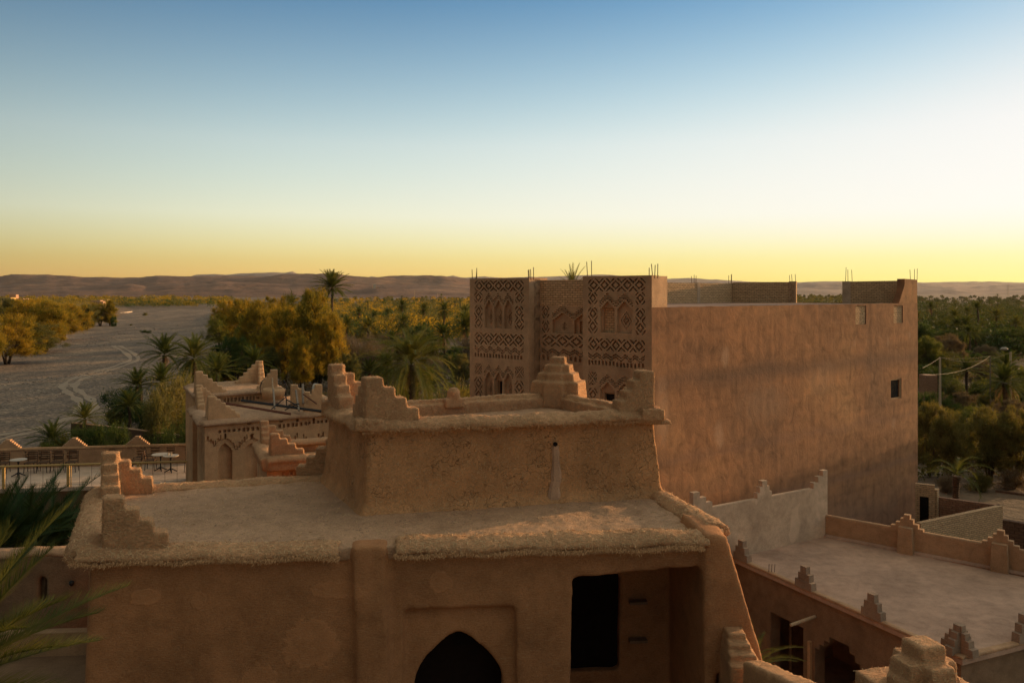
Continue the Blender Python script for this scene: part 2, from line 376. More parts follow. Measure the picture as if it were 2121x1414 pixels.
def clouds(sz):
    if sz not in _tex:
        t = bpy.data.textures.new('lumps', 'CLOUDS'); t.noise_scale = sz; t.noise_depth = 3; _tex[sz] = t
    return _tex[sz]
def soften(o, voxel=.04, smooth=4, disp=.03, size=.35, disp2=.0):
    """round a blocky union of solids the way hand-laid mud is round"""
    m = o.modifiers.new('r', 'REMESH'); m.mode = 'VOXEL'; m.voxel_size = voxel; m.use_smooth_shade = True
    m = o.modifiers.new('s', 'SMOOTH'); m.iterations = smooth; m.factor = .5
    for st, sz in ((disp, size), (disp2, .09)):
        if st:
            m = o.modifiers.new('d', 'DISPLACE'); m.texture = clouds(sz); m.strength = st; m.mid_level = .5; m.texture_coords = 'LOCAL'
    dg = bpy.context.evaluated_depsgraph_get(); dg.update()
    me = bpy.data.meshes.new_from_object(o.evaluated_get(dg)); mats = [x for x in o.data.materials]
    o.modifiers.clear(); o.data = me
    me.materials.clear()
    for x in mats: me.materials.append(x)
    me.polygons.foreach_set('use_smooth', [True]*len(me.polygons)); me.polygons.foreach_set('material_index', [0]*len(me.polygons))
    return o
def cut(o, cutters):
    for mbc in cutters:
        c = bpy.data.objects.new('cutter', mbc.mesh('cutter', [], root_loc(o) if o.parent else o.location)); COL.objects.link(c)
        c.location = root_loc(o) if o.parent else o.location
        bm = bmesh.new(); bm.from_mesh(c.data); bmesh.ops.recalc_face_normals(bm, faces=bm.faces); bm.to_mesh(c.data); bm.free()
        m = o.modifiers.new('b', 'BOOLEAN'); m.operation = 'DIFFERENCE'; m.object = c; m.solver = 'EXACT'
        dg = bpy.context.evaluated_depsgraph_get(); dg.update()
        me = bpy.data.meshes.new_from_object(o.evaluated_get(dg)); mats = [x for x in o.data.materials]
        o.modifiers.clear(); o.data = me; me.materials.clear()
        for x in mats: me.materials.append(x)
        bpy.data.objects.remove(c)
    return o
def add_straw(o, n, mat, test=None, ln=(.03,.08), w=.0045, hang=0.0, seed=1):
    """loose straws lying in the mud surface (joined into the same mesh)"""
    me = o.data; rr = random.Random(seed); nv = len(me.polygons)
    areas = np.empty(nv, 'f'); me.polygons.foreach_get('area', areas); cs = np.cumsum(areas); tot = cs[-1]
    vs, fs = [], []
    tries = 0
    while len(fs) < n and tries < n*8:
        tries += 1
        p = me.polygons[min(int(np.searchsorted(cs, rr.random()*tot)), nv-1)]
        c, nr = p.center, p.normal
        if test and not test(c, nr): continue
        d = Vector((rr.gauss(0,1), rr.gauss(0,1), rr.gauss(0,1)-hang)); d = (d-nr*d.dot(nr)*.8)
        if d.length < .01: continue
        d.normalize(); s = d.cross(nr)
        if s.length < .01: continue
        s.normalize(); L = rr.uniform(*ln); b = c+nr*.004
        k = len(vs); vs += [b-s*w-d*L*.3, b+s*w-d*L*.3, b+s*w*.6+d*L+nr*L*rr.uniform(0, .25), b-s*w*.6+d*L+nr*L*rr.uniform(0, .25)]
        fs.append((k, k+1, k+2, k+3))
    bm = bmesh.new(); bm.from_mesh(me)
    if mat.name not in [m.name for m in me.materials]: me.materials.append(mat)
    idx = [m.name for m in me.materials].index(mat.name)
    bvs = [bm.verts.new(v) for v in vs]
    for f in fs:
        q = bm.faces.new([bvs[i] for i in f]); q.material_index = idx
    bm.to_mesh(me); bm.free(); me.update()

# ------------------------------------------------------------------ numpy value noise
def fbm(x, y, seed=0, octv=5):
    def h(ix, iy, s):
        a = (ix.astype(np.int64)*374761393+iy.astype(np.int64)*668265263+s*982451653) & 0xffffffff
        a = ((a ^ (a >> 13))*1274126177) & 0xffffffff
        return ((a ^ (a >> 16)) & 0xffff)/65535.0
    tot = 0; amp = .5
    for o in range(octv):
        ix, iy = np.floor(x), np.floor(y); fx, fy = x-ix, y-iy
        fx = fx*fx*(3-2*fx); fy = fy*fy*(3-2*fy)
        v = (h(ix,iy,seed+o)*(1-fx)+h(ix+1,iy,seed+o)*fx)*(1-fy)+(h(ix,iy+1,seed+o)*(1-fx)+h(ix+1,iy+1,seed+o)*fx)*fy
        tot = tot+v*amp; amp *= .5; x = x*2.03+17.1; y = y*2.03+5.3
    return tot
def grid_object(name, X, Y, Z, mat, kind='structure'):
    ny, nx = X.shape
    me = bpy.data.meshes.new(name)
    vs = np.stack([X, Y, Z], -1).reshape(-1, 3)
    i = np.arange(ny*nx).reshape(ny, nx)
    fs = np.stack([i[:-1,:-1], i[:-1,1:], i[1:,1:], i[1:,:-1]], -1).reshape(-1, 4)
    me.from_pydata(vs.tolist(), [], fs.tolist()); me.materials.append(mat)
    me.polygons.foreach_set('use_smooth', [True]*len(me.polygons))
    o = bpy.data.objects.new(name, me); COL.objects.link(o); tag(o, kind=kind); return o

# ------------------------------------------------------------------ ground, river, hills
LB = [(-50,-105), (100,-105), (184,-118), (224,-134), (304,-168), (474,-237), (656,-319), (900,-430)]
RB = [(-50,-40), (80,-45), (100,-46), (139,-55.7), (224,-83.6), (474,-181), (656,-238), (752,-272), (900,-330)]
def lbank(y): return np.interp(y, [a for a, b in LB], [b for a, b in LB])
def rbank(y): return np.interp(y, [a for a, b in RB], [b for a, b in RB])
def ground_h(x, y):
    x = np.asarray(x, float); y = np.asarray(y, float)
    wob = (fbm(x*.05, y*.05, 3, 3)-.45)*10
    d = np.minimum(x-lbank(y)+wob, rbank(y)-x+wob)               # >0 inside the river
    t = np.clip((d+5)/8, 0, 1); t = t*t*(3-2*t)
    t = t*np.clip((785-y)/25, 0, 1)
    base = (fbm(x*.03, y*.03, 9, 4)-.45)*.9*np.clip((np.hypot(x, y-20)-45)/40, 0, 1)
    left = np.clip((lbank(np.clip(y, 0, 900))-x-6)/60, 0, 1)*1.5
    return base*(1-t)+left*(1-t)-1.7*t
def gh(x, y): return float(ground_h(np.array([x]), np.array([y]))[0])
def soil():
    n = N('soil'); v = n.coord()
    a = n.noise(v, .05, 4); b = n.noise(v, .7, 5, .65); d = n.noise(v, 6, 3, .6)
    c = n.ramp(a, [(.3, (.15,.10,.06)), (.5, (.20,.135,.085)), (.7, (.26,.175,.11))])
    c = n.mix(.7, c, n.ramp(b, [(.3, (.5,.48,.45)), (.55, (1,1,1)), (.8, (1.25,1.22,1.2))]), 'MULTIPLY')
    return n.done(c, n.bump(n.math('ADD', b, n.math('MULTIPLY', d, .2)), .3))
def gravel():
    n = N('river_gravel'); v = n.coord()
    flow = n.noise(n.coord(scale=(.10,.028,.1), rot=(0,0,.42)), 1, 5, .6, .5); mid = n.noise(v, .16, 5, .65); st = n.noise(v, 2.2, 4, .75)
    vo = n.new('ShaderNodeTexVoronoi'); vo.inputs['Scale'].default_value = 2.4; n.lk(v, vo.inputs['Vector'])
    c = n.ramp(flow, [(.34, (.13,.095,.068)), (.47, (.175,.125,.086)), (.60, (.22,.155,.102)), (.74, (.36,.245,.15))])
    c = n.mix(.7, c, n.ramp(mid, [(.3, (.62,.62,.64)), (.5, (1,1,1)), (.72, (1.3,1.22,1.12))]), 'MULTIPLY')
    c = n.mix(.9, c, n.ramp(st, [(.3, (.25,.25,.26)), (.5, (1,1,1)), (.66, (2.3,2.1,1.9))]), 'MULTIPLY')
    c = n.mix(.35, c, n.ramp(vo.outputs['Color'], [(.2, (.5,.5,.5)), (.8, (1.5,1.5,1.5))]), 'MULTIPLY')
    return n.done(c, n.bump(n.math('ADD', n.math('MULTIPLY', mid, 1.6), n.math('MULTIPLY', st, .5)), .22))
def rockhill(name, c1, c2, sc_):
    n = N(name); v = n.coord()
    a = n.noise(v, .0012*sc_, 6, .6); b = n.noise(v, .006*sc_, 6, .65)
    c = n.ramp(a, [(.3, mul(c1, .8)), (.5, c1), (.7, c2)])
    c = n.mix(.75, c, n.ramp(b, [(.32, (.50,.48,.47)), (.5, (1,1,1)), (.7, (1.4,1.32,1.25))]), 'MULTIPLY')
    return n.done(c, n.bump(b, 26/sc_))
def axis(lims):
    out = []
    for a, b, s in lims: out += list(np.arange(a, b, s))
    return np.array(out+[lims[-1][1]])
gx = axis([(-16000,-2000,700), (-2000,-600,100), (-600,-440,20), (-440,-20,5), (-20,120,10), (120,600,30), (600,2000,100), (2000,16000,700)])
gy = axis([(-400,-40,60), (-40,320,5), (320,960,10), (960,2000,60), (2000,16000,500)])
GX, GY = np.meshgrid(gx, gy)
grid_object('ground', GX, GY, ground_h(GX, GY), soil())
ry = axis([(-40,300,2.5), (300,792,6)]); tt = np.linspace(-.06, 1.06, 90)
RY = np.repeat(ry[:,None], 90, 1); RX = lbank(RY)+(rbank(RY)-lbank(RY))*tt[None,:]
RZ = -1.25+(fbm(RX*.06, RY*.025, 21, 5)-.45)*.8-.5*np.clip((RY-772)/15, 0, 1)
grid_object('river_bed', RX, RY, RZ, gravel())
def river_z(x, y): return float(-1.25+(fbm(np.array([x*.06]), np.array([y*.025]), 21, 5)[0]-.45)*.8)
def track():                                                    # wheel track over the gravel
    n = N('track_dust'); f = n.noise(n.coord(), .8, 5, .7)
    mat = n.done(n.ramp(f, [(.3, (.27,.19,.125)), (.6, (.36,.255,.165)), (.8, (.42,.30,.20))]), n.bump(f, .2))
    pix = [(-60,925), (0,905), (60,892), (120,878), (160,862), (182,842), (172,826), (152,812), (142,800), (160,786), (205,772), (250,758), (278,744), (262,728), (236,714)]
    P = [gz(a, b, H+1.2) for a, b in pix]; Q = []
    for i in range(len(P)-1):
        p0, p1, p2, p3 = P[max(i-1,0)], P[i], P[i+1], P[min(i+2, len(P)-1)]
        for k in range(8):
            t = k/8; Q.append(.5*((2*p1)+(p2-p0)*t+(2*p0-5*p1+4*p2-p3)*t*t+(3*p1-p0-3*p2+p3)*t*t*t))
    for off in (-.85, .85):
        mb = MB(); prev = None
        for i in range(len(Q)-1):
            d = (Q[i+1]-Q[i]); s = Vector((-d.y, d.x, 0)).normalized(); w = .42+.2*math.sin(i*.7)+.2*R.random()
            c = Q[i]+s*off; a, b = c+s*w, c-s*w
            a.z = river_z(a.x, a.y)+.035; b.z = river_z(b.x, b.y)+.035
            if prev: mb.quad(prev[0], prev[1], b, a)
            prev = (a, b)
        tag(mb.build('dirt_track', mat), kind='structure')
track()

def ridge(name, Yc, depth, prof, mat, seed, rough, base=0.0, nx=260, ny=46):
    """a mountain range: its crest follows the skyline, its slopes run down to the plain in front and behind"""
    xs = np.linspace(prof[0][0], prof[-1][0], nx)                # directions in photo columns
    ts = np.linspace(-1, 1, ny)
    crest = np.interp(xs, [p[0] for p in prof], [p[1] for p in prof])
    X = np.zeros((ny, nx)); Y = X.copy(); Z = X.copy()
    for j, t in enumerate(ts):
        yy = Yc+t*depth/2+np.zeros(nx)
        Y[j] = yy; X[j] = (xs-CX)/F*yy
        top = H+(HOR-crest+1.6*(fbm(xs*.06, xs*0+seed, seed, 5)-.48)+.8*(fbm(xs*.25, xs*0+seed, seed, 3)-.45))/F*Yc
        s = np.clip(1-abs(t), 0, 1)**.85
        f = fbm(X[j]/rough, Y[j]/rough, seed, 6)
        f2 = 1-np.abs(fbm(X[j]/rough*.8+9, Y[j]/rough*.5, seed+5, 5)*2-1)
        Z[j] = base+(top-base)*s*(1+(f-.47)*1.9*(1-s)*1.4+(f2-.6)*1.3*(1-s**2)) - 8*(1-s)
    return grid_object(name, X, Y, Z, mat)
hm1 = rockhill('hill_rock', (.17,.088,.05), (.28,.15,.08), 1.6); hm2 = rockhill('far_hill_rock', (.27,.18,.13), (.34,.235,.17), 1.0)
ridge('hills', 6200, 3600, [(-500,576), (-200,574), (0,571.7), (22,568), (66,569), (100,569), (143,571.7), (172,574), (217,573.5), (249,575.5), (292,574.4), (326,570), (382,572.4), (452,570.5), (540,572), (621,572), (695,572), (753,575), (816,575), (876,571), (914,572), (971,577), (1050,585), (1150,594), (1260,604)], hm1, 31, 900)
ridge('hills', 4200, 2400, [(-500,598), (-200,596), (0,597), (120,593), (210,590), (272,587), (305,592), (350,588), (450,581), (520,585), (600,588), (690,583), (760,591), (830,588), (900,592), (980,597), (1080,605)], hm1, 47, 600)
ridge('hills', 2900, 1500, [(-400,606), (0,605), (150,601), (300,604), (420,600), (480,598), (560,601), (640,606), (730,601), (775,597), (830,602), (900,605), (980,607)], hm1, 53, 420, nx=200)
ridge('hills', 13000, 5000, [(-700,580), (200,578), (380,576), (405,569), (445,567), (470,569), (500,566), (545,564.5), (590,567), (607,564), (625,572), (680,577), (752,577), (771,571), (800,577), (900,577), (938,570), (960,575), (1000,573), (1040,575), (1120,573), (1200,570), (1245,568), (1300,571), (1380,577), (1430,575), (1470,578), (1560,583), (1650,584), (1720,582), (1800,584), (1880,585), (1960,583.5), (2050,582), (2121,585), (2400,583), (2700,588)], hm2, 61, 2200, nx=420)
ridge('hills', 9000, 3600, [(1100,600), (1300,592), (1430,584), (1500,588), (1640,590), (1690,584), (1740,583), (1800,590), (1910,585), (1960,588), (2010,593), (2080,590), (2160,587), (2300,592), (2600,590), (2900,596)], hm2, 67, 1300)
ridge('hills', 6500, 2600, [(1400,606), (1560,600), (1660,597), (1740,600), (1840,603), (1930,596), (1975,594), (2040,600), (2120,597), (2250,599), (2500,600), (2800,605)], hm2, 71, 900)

# ------------------------------------------------------------------ stepped corner ornaments of mud
def stepped(mb, corner, z, da, db, la, lb, h, n=4, th=.32, foot=.06, lean=.93):
    """corner merlon: stepped wings running from the corner along da and along db"""
    c = V2(corner)
    for d, L, other in ((da, la, db), (db, lb, da)):
        if L <= 0: continue
        d = V2(d).normalized(); o = V2(other).normalized()
        for k in range(n):
            ln = th+(L-th)*(n-1-k)/(n-1) if n > 1 else L
            z0 = z-(.15 if k == 0 else .05); z1 = z+h*(k+1)/n
            t = th*(1.0-.05*k)
            a = c; b = c+d*ln
            ww = o*t
            p = [a, b, b+ww, a+ww]
            if (p[1]-p[0]).cross(p[2]-p[1]) < 0: p = p[::-1]
            cc = sum(p, Vector((0,0)))/4
            top = [q+(cc-q)*(1-lean)*.6 for q in p]
            mb.hexa([(q.x, q.y, z0) for q in p], [(q.x, q.y, z1) for q in top])
def block_steps(mb, c, z, u, w, th, h, n=3, both=True, cross=False):
    """crisp merlon of stacked blocks, along u"""
    u = V2(u).normalized(); c = V2(c)
    for k in range(n):
        L = w*(n-k)/n+.02; t = th*(1-.10*k)
        jig = Vector((R.uniform(-.012,.012), R.uniform(-.012,.012)))
        q = c+jig if both else c+u*(L/2-w/2)+jig*.5
        mb.box((q.x, q.y, z+h*k/n-(.03 if k == 0 else 0)), (L, t, h/n+(.03 if k == 0 else -.004)), u, .965)
        if cross: mb.box((c.x, c.y, z+h*k/n-.03), (L*.97, t*.97, h/n+.025), (-u.y, u.x), .965)
LIPC = [(-.36,-.16), (-.34,.00), (-.16,.09), (.02,.085), (.14,.03), (.21,-.05), (.225,-.13), (.16,-.17), (.0,-.20)]
def lip(mb, pts, r, zoff=0.0, squash=.62, ctr=(-1.2, 15.6), inner=-.36):
    """rolled mud edge: its top slopes outwards to a thin overhanging brow"""
    pts = [Vector(p) for p in pts]; k0 = r/.22; kz = squash/.62
    for i in range(len(pts)-1):
        a, b = pts[i], pts[i+1]; d = (b-a); d2 = Vector((d.x, d.y, 0)).normalized(); w = Vector((-d2.y, d2.x, 0)); m_ = (a+b)/2
        if w.x*(m_.x-ctr[0])+w.y*(m_.y-ctr[1]) < 0: w = -w
        n = max(2, int(d.length/.4)); k = len(LIPC); vs = []; fs = []
        for j in range(n+1):
            c = a+d*(j/n)+Vector((0,0,zoff+.015*math.sin(j*1.7+i)+.012*math.sin(j*.6)))
            rj = k0*(1+.06*math.sin(j*2.3+i*1.3)+.05*math.sin(j*.9))
            vs += [c+w*(max(q[0], inner)*rj)+Vector((0,0,q[1]*rj*kz)) for q in LIPC]
        for j in range(n): fs += [(j*k+q, j*k+(q+1) % k, (j+1)*k+(q+1) % k, (j+1)*k+q) for q in range(k)]
        fs += [tuple(range(k))[::-1], tuple(range(n*k, (n+1)*k))]
        if w.dot(Vector((-d2.y, d2.x, 0))) > 0: fs = [f[::-1] for f in fs]
        mb.add(vs, fs)
def grow(poly, d):
    P = [V2(p) for p in poly]; c = sum(P, Vector((0,0)))/len(P); out = []
    for i, p in enumerate(P):
        a = (p-P[i-1]).normalized(); b = (P[(i+1) % len(P)]-p).normalized()
        n = Vector((a.y+b.y, -(a.x+b.x)))
        n.normalize(); k = d/max(.4, n.dot(Vector((a.y, -a.x)))); out.append(p+n*k)
    return out
def sub(poly, k=4):                                             # subdivide the outline
    out = []
    for i in range(len(poly)):
        a, b = V2(poly[i]), V2(poly[(i+1) % len(poly)])
        out += [a.lerp(b, j/k) for j in range(k)]
    return out

# ------------------------------------------------------------------ the mud house in front
ZR = 4.3
A1 = gz(165,1166,ZR); A2 = gz(1452,1131,ZR); A3 = gz(1515,1108,ZR); A4 = gz(1376,1030,ZR); A5 = gz(1120,968,ZR); A6 = gz(185,1024,ZR)
BZ = 2.55
B_FL = gz(750,886,BZ); B_FR = gz(1370,862,BZ); B_BR = gz(1165,812,BZ); B_BL = gz(672,842,BZ)
house = thing('mud_house', (-1.5, 15, 0), 'tan mud house filling the foreground, with straw-edged roof, upper room and dark arched doorway', 'house')
FW = Line(A1+Vector((.10,.16,0)), A2+Vector((0,.16,0)))         # the front wall
LIFT = .17
ztop = H-ZR-.12+LIFT
mb = MB()
base_plan = [FW.at(0), FW.at(FW.L), V2(A3)+Vector((-.12,.05)), V2(A4)+Vector((-.1,.0)), V2(A5)+Vector((0,-.2)), V2(A6)+Vector((.14,-.1))]
foot_plan = grow(base_plan, .42)
mb.hexa([(p.x, p.y, 0) for p in foot_plan], [(p.x, p.y, ztop) for p in base_plan])
# the pier at the right end, and the flat buttress below the roof spout
s0 = FW.s_of(1455); 
pa = FW.at(s0, .10); pb = FW.at(FW.s_of(1512), .10)
mb.hexa([(*(FW.at(s0-.02, .38)), 0), (*(FW.at(FW.s_of(1512)+2.9, .6)), 0), (*(FW.at(FW.s_of(1512)+2.8, -.7)), 0), (*(FW.at(s0, -1.0)), 0)],
        [(*FW.at(s0-.02,.12), ztop+.13), (*FW.at(FW.s_of(1502), .10), ztop+.08), (*FW.at(FW.s_of(1512), -1.0), ztop+.16), (*FW.at(s0-.1, -1.0), ztop+.20)])
sa, sb = FW.s_of(730), FW.s_of(800)
sa2, sb2 = FW.s_of(785), FW.s_of(835)
mb.hexa([(*FW.at(sa2-.05, .50), 0), (*FW.at(sb2, .50), 0), (*FW.at(sb2, -.1), 0), (*FW.at(sa2, -.1), 0)],
        [(*FW.at(sa, .17), ztop+.10), (*FW.at(sb, .17), ztop+.10), (*FW.at(sb, -.3), ztop+.10), (*FW.at(sa, -.3), ztop+.10)])
wall = mb.build('wall', M['mud_front'], house)
cuts = []
def wbox(px0, py0, px1, py1, dep, out=.9):                      # a cutter seen through photo corners on the front wall
    s0, z1 = FW.sz(px0, py0); s1, _ = FW.sz(px1, py0); _, z0 = FW.sz((px0+px1)/2, py1)
    m = MB(); m.hexa([(*FW.at(s0, out), z0), (*FW.at(s1, out), z0), (*FW.at(s1, -dep), z0), (*FW.at(s0, -dep), z0)],
                     [(*FW.at(s0, out), z1), (*FW.at(s1, out), z1), (*FW.at(s1, -dep), z1), (*FW.at(s0, -dep), z1)]); return m
# shallow square panel round the arch: the wall face leans, so the panel is cut against the face at that height
sP0, zP1 = FW.sz(836, 1262); sP1, _ = FW.sz(1068, 1262)
def face_out(z): return .42*(1-z/ztop)
m = MB(); zb = 6.0
m.hexa([(*FW.at(sP0-.04, 1), zb), (*FW.at(sP1+.03, 1), zb), (*FW.at(sP1+.03, face_out(zb)-.16), zb), (*FW.at(sP0-.04, face_out(zb)-.16), zb)],
       [(*FW.at(sP0, 1), zP1), (*FW.at(sP1, 1), zP1), (*FW.at(sP1, face_out(zP1)-.13), zP1), (*FW.at(sP0, face_out(zP1)-.13), zP1)])
cuts.append(m)
# pointed horseshoe arch
sc0 = FW.s_of(950); _, zap = FW.sz(950, 1312); half = (FW.s_of(1042)-FW.s_of(858))/2
prof = [(sc0-half*w_, zap-h_*13.2/F) for h_, w_ in ((150,1.02),(104,1.0),(85,.96),(70,.88),(55,.77),(45,.68),(30,.52),(20,.40),(13,.31),(7,.20),(2,.09),(0,.02))]
left = [(sc0-half*1.0, 4.5)]+prof; right = [(2*sc0-s, z) for s, z in left][::-1][1:]
ring = left+right
m = MB(); o1 = [FW.P(s, z, 1.0) for s, z in ring]; o2 = [FW.P(s, z, -.9) for s, z in ring]; k = len(ring)
m.add(o1+o2, [tuple(range(k)), tuple(range(k, 2*k))[::-1]]+[(i, i+k, (i+1) % k+k, (i+1) % k) for i in range(k)])
cuts.append(m)
m = MB(); m.hexa([(*FW.at(sc0-2.6,-.5),4.5),(*FW.at(sc0+1.25,-.5),4.5),(*FW.at(sc0+1.25,-3.4),4.5),(*FW.at(sc0-2.6,-3.4),4.5)], [(*FW.at(sc0-2.6,-.5),zap+.25),(*FW.at(sc0+1.25,-.5),zap+.25),(*FW.at(sc0+1.25,-3.4),zap+.25),(*FW.at(sc0-2.6,-3.4),zap+.25)]); cuts.append(m)   # the room behind the arch
# open loggia on the right, its lintel rising a little to the right
s0, z0t = FW.sz(1186, 1198); s1, z1t = FW.sz(1452, 1172)
zb = 6.0
m = MB(); m.hexa([(*FW.at(s0-.16, 1.5), zb), (*FW.at(s1+.02, 1.5), zb), (*FW.at(s1+.02, -2.0), zb), (*FW.at(s0-.1, -2.0), zb)],
                 [(*FW.at(s0, 1.5), z0t), (*FW.at(s1, 1.5), z1t), (*FW.at(s1, -2.0), z1t+.02), (*FW.at(s0, -2.0), z0t+.02)])
cuts.append(m)
def back_s(px, dep):                                            # position along a plane behind the front wall
    l = Line(FW.at(0, -dep), FW.at(FW.L, -dep)); return l, l.s_of(px)
lb_, d0 = back_s(1172, 1.95); _, d1 = back_s(1286, 1.95)
_, zd1 = lb_.sz(1230, 1190); _, zd0 = lb_.sz(1230, 1392)
m = MB(); m.hexa([(*lb_.at(d0-.04, .3), zd0), (*lb_.at(d1-.03, .3), zd0), (*lb_.at(d1-.03, -.8), zd0), (*lb_.at(d0-.04, -.8), zd0)],
                 [(*lb_.at(d0, .3), zd1-.02), (*lb_.at(d1, .3), zd1-.02), (*lb_.at(d1, -.8), zd1-.02), (*lb_.at(d0, -.8), zd1-.02)])
cuts.append(m)
m = MB(); m.hexa([(*lb_.at(d0-1.0,-.42),zd0-.9),(*lb_.at(d1+.5,-.42),zd0-.9),(*lb_.at(d1+.5,-1.2),zd0-.9),(*lb_.at(d0-1.0,-1.2),zd0-.9)], [(*lb_.at(d0-1.0,-.42),zd1+.1),(*lb_.at(d1+.5,-.42),zd1+.1),(*lb_.at(d1+.5,-1.2),zd1+.1),(*lb_.at(d0-1.0,-1.2),zd1+.1)]); cuts.append(m)   # the room behind the doorway
# two little niches in the pier
for px, py, r in ((1484,1382,.085),):
    s, z = FW.sz(px, py); m = MB()
    m.hexa([(*FW.at(s-r, 1), z-.5), (*FW.at(s+r, 1), z-.5), (*FW.at(s+r, -.15), z-.5), (*FW.at(s-r, -.15), z-.5)],
           [(*FW.at(s-r*.55, 1), z), (*FW.at(s+r*.55, 1), z), (*FW.at(s+r*.55, -.15), z), (*FW.at(s-r*.55, -.15), z)]); cuts.append(m)
soften(wall, .06, 0, 0); cut(wall, cuts); soften(wall, .045, 3, .035, .5, .012)
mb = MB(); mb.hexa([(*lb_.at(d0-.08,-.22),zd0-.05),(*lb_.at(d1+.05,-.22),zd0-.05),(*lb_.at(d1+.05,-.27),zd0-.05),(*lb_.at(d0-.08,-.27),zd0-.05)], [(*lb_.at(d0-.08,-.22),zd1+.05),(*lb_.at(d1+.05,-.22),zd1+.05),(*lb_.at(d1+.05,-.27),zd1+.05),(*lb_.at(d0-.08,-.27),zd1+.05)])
mb.build('shade_panel', flat('doorway_shade', (.012,.007,.005), .95, var=.3), house)  # near-black panel paints the darkness of the room behind the doorway
# wooden shutter frame and shelf pegs in the loggia
l2, q0 = back_s(1294, 1.95)
for py in (1243, 1322):
    _, z = l2.sz(1316, py); _, sA = back_s(1302, 1.95); _, sB = back_s(1338, 1.95)
    mb = MB(); mb.box((*l2.at((sA+sB)/2, .06), z-.03), (sB-sA, .16, .05), l2.u); mb.build('shelf', M['mud_dark'], house)
lw = Line(FW.at(0, -.30), FW.at(FW.L, -.30)); mb = MB()            # near-black panel of planks painting the shade inside the arch, with blacker vent
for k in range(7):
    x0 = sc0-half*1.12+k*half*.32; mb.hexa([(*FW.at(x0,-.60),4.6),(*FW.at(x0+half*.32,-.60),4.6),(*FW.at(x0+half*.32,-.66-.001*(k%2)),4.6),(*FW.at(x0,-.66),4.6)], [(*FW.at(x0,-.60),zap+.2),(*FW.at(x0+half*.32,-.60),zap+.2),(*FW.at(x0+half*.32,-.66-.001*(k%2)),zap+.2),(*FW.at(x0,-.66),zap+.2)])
panel_ = mb.build('shade_panel', flat('arch_shade', (.016,.008,.005), .95, var=.2), house)
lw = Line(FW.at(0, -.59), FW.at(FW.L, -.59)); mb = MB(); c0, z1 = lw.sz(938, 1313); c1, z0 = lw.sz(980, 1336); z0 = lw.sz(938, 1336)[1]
mb.hexa([(*lw.at(c0),z0),(*lw.at(c1),z0),(*lw.at(c1,-.005),z0),(*lw.at(c0,-.005),z0)], [(*lw.at(c0),z1),(*lw.at(c1),z1),(*lw.at(c1,-.005),z1),(*lw.at(c0,-.005),z1)]); mb.build('dark_vent', M['void'], panel_)

# main roof slab with its thick rolled lip
roof_plan = [V2(A1), V2(A2), V2(A3), V2(A4), V2(A5), V2(A6)]
mb = MB(); zt = H-ZR+LIFT
rp = grow(roof_plan, -.10)
mb.hexa([(p.x, p.y, zt-.30) for p in rp], [(p.x, p.y, zt-.06) for p in rp])
roof = mb.build('roof', [M['mud_roof']], house); soften(roof, .05, 2, .07, .6, .03)
add_straw(roof, 7000, M['strawbit'], ln=(.02,.075), w=.004, seed=3)
mb = MB()
a1, a2, a3, a4, a6 = [Vector((p.x, p.y, zt)) for p in (A1, A2, A3, A4, A6)]
def frm(px, inn=.0):
    s = FW.s_of(px); t = s/FW.L; q = Vector((A1.x, A1.y, 0)).lerp(Vector((A2.x, A2.y, 0)), t); return Vector((q.x-FW.n.x*inn, q.y-FW.n.y*inn, zt))
IN = .20
lip(mb, [frm(176, IN), frm(712, IN)], .225, -.07, .46)
lip(mb, [frm(828, IN), frm(1150, IN), frm(1468, IN+.02)], .235, -.05, .46)
lip(mb, [a3+Vector((-.22,.05,0)), a4+Vector((-.12,-.05,0))], .24, -.05)
lip(mb, [frm(176, IN), a6+Vector((.22,-.15,0))], .22, -.06)
a5 = Vector((A5.x, A5.y, zt))
lip(mb, [a6+Vector((.2,-.2,0)), a5+Vector((0,-.2,0))], .22, -.05)
roof = mb.build('roof_lip', [M['mud_straw']], house); soften(roof, .036, 2, .06, .5, .035)
add_straw(roof, 12000, M['strawbit'], ln=(.02,.075), w=.0045, seed=3)
zl = zt-house.location.z
# shaggy lower edge of the lip
def fringe(name, parent, edges, n, z, drop=.10, inn=.0, seed=5):
    rr = random.Random(seed); mb = MB(); tot = sum((Vector(b)-Vector(a)).length for a, b, o in edges)
    for a, b, o in edges:
        a, b = Vector(a), Vector(b); k = int(n*(b-a).length/tot)
        for i in range(k):
            p = a.lerp(b, rr.random()); out = Vector((o[0], o[1], 0)).normalized()
            p = p+out*rr.uniform(-.08, .07); p.z = z+rr.gauss(0, .022)+.02*math.sin(p.x*5)
            d = Vector((out.x*rr.uniform(.0, .7)+rr.gauss(0,.35), out.y*rr.uniform(.0,.7)+rr.gauss(0,.35), -rr.uniform(.15, 1))).normalized()
            L = rr.uniform(.015, drop)*(1 if rr.random() < .94 else 1.7); w = rr.uniform(.003,.007); s = d.cross(out)
            if s.length < .05: continue
            s.normalize(); mb.add([p-s*w, p+s*w, p+d*L], [(0,1,2)])
    return mb.build(name, M['straw_edge'], parent)
outF = FW.n; 
fringe('straw_fringe', house, [(frm(170, -.0), frm(715, -.0), outF), (frm(826,-.02), frm(1452,-.02), outF), (a1, a6, (-.9,-.4))], 20000, zt-.175, .055)

